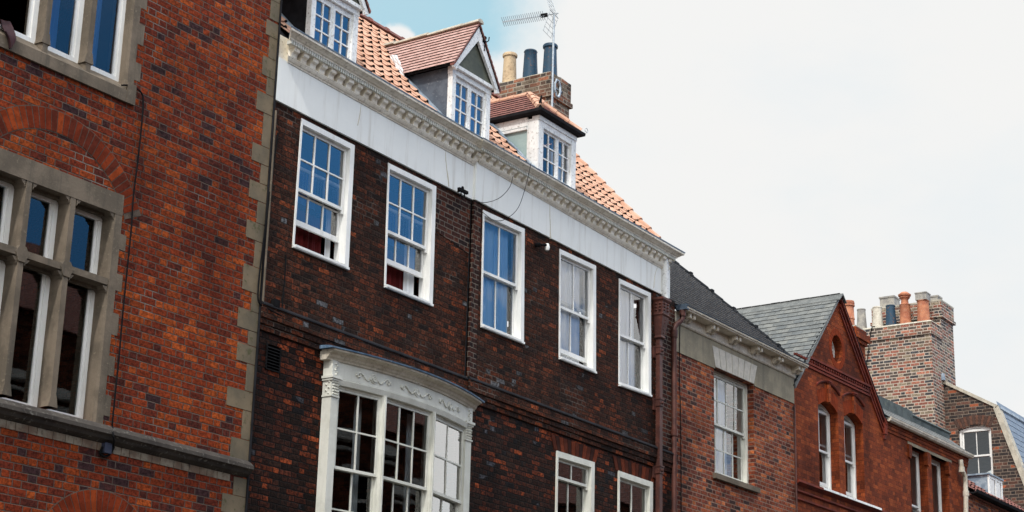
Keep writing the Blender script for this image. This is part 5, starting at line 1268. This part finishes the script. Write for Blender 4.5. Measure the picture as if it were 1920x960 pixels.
# ================================================================== small things
CG = 'cables pinned to the walls'; WG = 'thin wires in front of the frieze'
def wire(name, pts, r, mat, label, cat, sub=8):
    P_ = [Vector(p) for p in pts]; out = []
    for i in range(len(P_) - 1):
        p0, p1, p2, p3 = P_[max(i - 1, 0)], P_[i], P_[i + 1], P_[min(i + 2, len(P_) - 1)]
        for k in range(sub):
            t = k / sub; out.append(.5 * ((2 * p1) + (p2 - p0) * t + (2 * p0 - 5 * p1 + 4 * p2 - p3) * t * t + (3 * p1 - p0 - 3 * p2 + p3) * t ** 3))
    out.append(P_[-1]); mb = MB(); mb.tube(out, r, 6); o = mb.build(name, K[mat], None, smooth=True); tag(o, label, cat); return o
def onA(px, py, w=.025): u_, z_ = PA.at(px, py, w); return PA.pt(u_, w, z_)
def onB(px, py, w=.02): u_, z_ = PB.at(px, py, w); return PB.pt(u_, w, z_)
wire('cable', [onA(*p) for p in ((228, 160), (240, 160), (256, 166), (267, 178), (268, 205), (264, 250), (258, 305), (250, 370), (246, 430), (237, 520), (230, 590), (224, 660), (217, 730), (211, 790), (211, 800))] + [onA(212, 815, .12), onA(214, 828, .1), onA(211, 838, .03), onA(205, 845)], .0095, 'black', 'black cable running from the upper stone sill down the orange brick wall', 'cable')['group'] = CG
wire('cable', [onA(*p) for p in ((192, 838, .03), (188, 850, .03), (195, 856, .03), (205, 852, .03), (214, 838, .03))], .013, 'black', 'short looped black cable under the small junction box on the orange wall', 'cable')['group'] = CG
mb = MB(); c = PA.at(199.5, 840.5, .03); PA.box(mb, c[0] - .05, c[0] + .035, 0, .06, c[1] - .05, c[1] + .045); PA.box(mb, c[0] - .055, c[0] + .04, .06, .068, c[1] - .055, c[1] + .05); tag(mb.build('junction_box', surf('dark_blue_plastic', (.025, .03, .055), (.035, .04, .065), None, rough=.5)), 'small dark blue junction box below the string course of the orange wall', 'junction box', 'junction boxes')
wire('cable', [onB(*p) for p in ((521, 250, .05), (510, 330, .03), (497, 430, .03), (486, 520, .03), (484, 560, .03), (490, 572, .03), (505, 580, .05), (520, 588, .08), (528, 592, .08))], .01, 'black', 'black cable dropping along the joint between orange and sooty brick', 'cable')['group'] = CG
wire('cable', [onB(*p) for p in ((536, 478, .02), (534, 520, .02), (530, 560, .02), (528, 585, .03), (520, 583, .05))], .008, 'black', 'thin black cable below the left sash window of the sooty house', 'cable')['group'] = CG
mb = MB(); c = PB.at(517, 569, .03); PB.box(mb, c[0] - .05, c[0] + .04, 0, .05, c[1] - .04, c[1] + .04); PB.box(mb, c[0] - .055, c[0] + .045, .05, .058, c[1] - .045, c[1] + .045); tag(mb.build('junction_box', K['black']), 'small black junction box on sooty brick above the vent grille', 'junction box', 'junction boxes')
# cloth hanging over the sill
mb = MB(); cpts = [(PA.at(px, py, w_), w_, hw) for px, py, w_, hw in ((10, 40, -.14, .06), (14, 52, -.02, .07), (18, 62, .05, .065), (22, 74, .06, .045), (21, 84, .055, .022), (19, 90, .05, .006))]
rings = []
for (c, w_, hw) in cpts:
    rings.append([PA.pt(c[0] + hw * math.cos(t), w_ + .025 * math.sin(t) + .008 * math.sin(3 * t), c[1] + .01 * math.sin(2 * t)) for t in [2 * math.pi * k / 14 for k in range(14)]])
mb.loft(rings); tag(mb.build('hanging_cloth', K['cloth'], smooth=True), 'dark maroon cloth hanging out over the stone sill of the upper window', 'cloth')
# insulator bracket with wires
def onQ(px, py, w=.02): u_, z_ = PQ.at(px, py, w); return PQ.pt(u_, w, z_)
mb = MB(); c = PB.at(868, 358, .1); P0 = PB.pt(c[0], .1, c[1])
PB.box(mb, c[0] - .1, c[0] + .1, .08, .12, c[1] - .02, c[1] + .02); mb.tube([PB.pt(c[0] - .02, .03, c[1]), PB.pt(c[0] - .02, .12, c[1])], .015, 6)
mb.tube([PB.pt(c[0] + .04 * math.cos(R(t)) + .0, .1, c[1] - .06 + .06 * math.sin(R(t))) for t in range(0, -181, -20)], .009, 6)
mb.tube([PB.pt(c[0] - .04, .1, c[1] - .06), PB.pt(c[0] - .04, .1, c[1])], .009, 6); mb.tube([PB.pt(c[0] + .04, .1, c[1] - .06), PB.pt(c[0] + .04, .1, c[1])], .009, 6)
mb.lathe(PB.pt(c[0] - .01, .1, c[1] + .02), [(.02, 0), (.022, .02), (.012, .04), (.003, .045)], 8)
tag(mb.build('wire_bracket', K['black'], smooth=False), 'black iron wire bracket at the foot of the white frieze', 'bracket')
k2 = [onQ(874, 373, .06), onQ(905, 380, .1), onQ(935, 372, .16), onQ(955, 352, .22), onQ(962, 330, .26)]
wire('wire', k2, .0045, 'black', 'thin wire looping from the iron bracket up to the cornice', 'wire')['group'] = WG
wire('wire', [onQ(905, 398, .1), onQ(925, 412, .12), onQ(945, 412, .16), onQ(970, 392, .22), onQ(985, 352, .27), onQ(996, 305, .3)], .0045, 'black', 'longer thin wire hanging across the frieze from the hipped dormer', 'wire')['group'] = WG
# security light
mb = MB(); a = PQ.at(1008, 460, .03); b = PQ.at(1026, 463, .1); mb.tube([PQ.pt(a[0] - .02, .01, a[1]), PQ.pt(a[0], .08, a[1])], .03, 8); mb.tube([PQ.pt(a[0], .08, a[1]), PQ.pt(b[0] - .03, .1, b[1] + .02)], .018, 8)
li = mb.build('wall_light', K['black'], smooth=True); tag(li, 'small black wall lamp with white bulb between two sash windows', 'wall light')
mb = MB(); mb.lathe(PQ.pt(b[0], .1, b[1] - .05), [(.002, -.01), (.03, 0), (.038, .04), (.03, .08), (.02, .1)], 10); mb.build('bulb', K['white'], li, smooth=True)
# thin cable on small house
def onC(px, py, w=.02): u_, z_ = PCc.at(px, py, w); return PCc.pt(u_, w, z_)
wire('cable', [onC(1276, 588, .22), onC(1275, 605, .06), onC(1274.5, 630, .03), onC(1274, 700, .025), onC(1276, 780, .02), onC(1277, 900, .02), onC(1277, 960, .02)], .008, 'black', 'thin black cable down the grey band beside the rusty round pipe', 'cable')['group'] = CG
# chimney cable on far stack
wire('cable', [onX(*p, xF - .06) for p in ((1641, 612), (1634, 616), (1630, 645), (1628, 660), (1624, 690), (1626, 705))], .012, 'black', 'cable with fittings running down the left edge of the broad far chimney', 'cable')['group'] = CG
# television aerial
xm_ = 24.02
ma = onX(1036, 205, xm_); y_m = cy0 - .07
base = onY(1035, 205, y_m); topm = Vector((base.x, base.y, onY(1038.5, 25, y_m).z))
ta = thing('tv_aerial', base, 'tall television aerial with long toothed boom strapped to the brick chimney', 'aerial')
mb = MB(); mb.tube([base, topm], .018, 8); mb.build('mast', K['greymetal'], ta, smooth=True)
hub = topm + Vector((0, 0, -.01))
tipz = hub.z
tip = onX(943, 40, hub.x - .35)
tip = None
# boom is horizontal: find the point at hub height along the pixel ray
tip = onZ(943, 41, hub.z); bd = (tip - hub)
L_b = min(bd.length, 1.6); bd.normalize(); tip = hub + bd * L_b; sd_ = Vector((-bd.y, bd.x, 0)); upv = Vector((0, 0, 1))
mb = MB(); mb.tube([hub - bd * .08, tip], .011, 6)
for i in range(22):
    p = hub + bd * (L_b * (.2 + .8 * i / 21))
    mb.tube([p - sd_ * .075 + upv * .055 - bd * .02, p + sd_ * .075 - upv * .055 - bd * .02], .0045, 4); mb.tube([p - sd_ * .075 - upv * .055, p + sd_ * .075 + upv * .055], .0045, 4)
mb.build('boom', K['greymetal'], ta)
mb = MB(); p = hub + bd * .18; mb.hexa([p + sd_ * a + upv * c + bd * b for c in (-.025, .03) for a, b in ((-.025, -.06), (.025, -.06), (.025, .06), (-.025, .06))]); mb.build('dipole_box', K['black'], ta)
mb = MB()
for s in (-1, 1):
    for t in (-.17, 0, .17): mb.tube([hub + sd_ * t + upv * s * .03, hub + sd_ * t * 1. + upv * s * .36 + bd * .12], .005, 4)
    for k in range(5): h_ = .06 + k * .075; mb.tube([hub - sd_ * .19 + upv * s * h_ + bd * h_ * .33, hub + sd_ * .19 + upv * s * h_ + bd * h_ * .33], .004, 4)
mb.tube([hub - sd_ * .19, hub + sd_ * .19], .008, 5)
mb.build('reflector', K['greymetal'], ta)
mb = MB(); rc_ = onY(1045, 166, y_m + .02); mb.tube([rc_ + Vector((.09 * math.cos(R(22.5 + 45 * k)), .0, .16 * math.sin(R(22.5 + 45 * k)))) for k in range(9)], .022, 6); mb.tube([rc_ + Vector((-.15, .02, 0)), rc_ + Vector((.16, .02, 0))], .012, 6); mb.build('wall_bracket', K['greymetal'], ta)
# small antenna fitting on the pointed dormer's verge
c = onY(908, 76, .12); an = MB()
an.tube([c + Vector((0, 0, -.16)), c + Vector((0, 0, .06))], .014, 6); an.tube([c + Vector((-.05, 0, -.02)), c + Vector((.03, 0, -.02))], .028, 8); an.tube([c + Vector((-.02, 0, .04)), c + Vector((.02, 0, .04))], .03, 8); an.tube([c + Vector((0, 0, 0)), c + Vector((.06, 0, .0)), c + Vector((.11, 0, .04)), c + Vector((.12, 0, .1))], .008, 6); an.tube([c + Vector((.04, .0, -.2)), c + Vector((.04, .0, .02))], .005, 5)
tag(an.build('cable_fitting', K['black'], smooth=True), 'small black antenna fitting on the right slope of the pointed dormer', 'antenna')
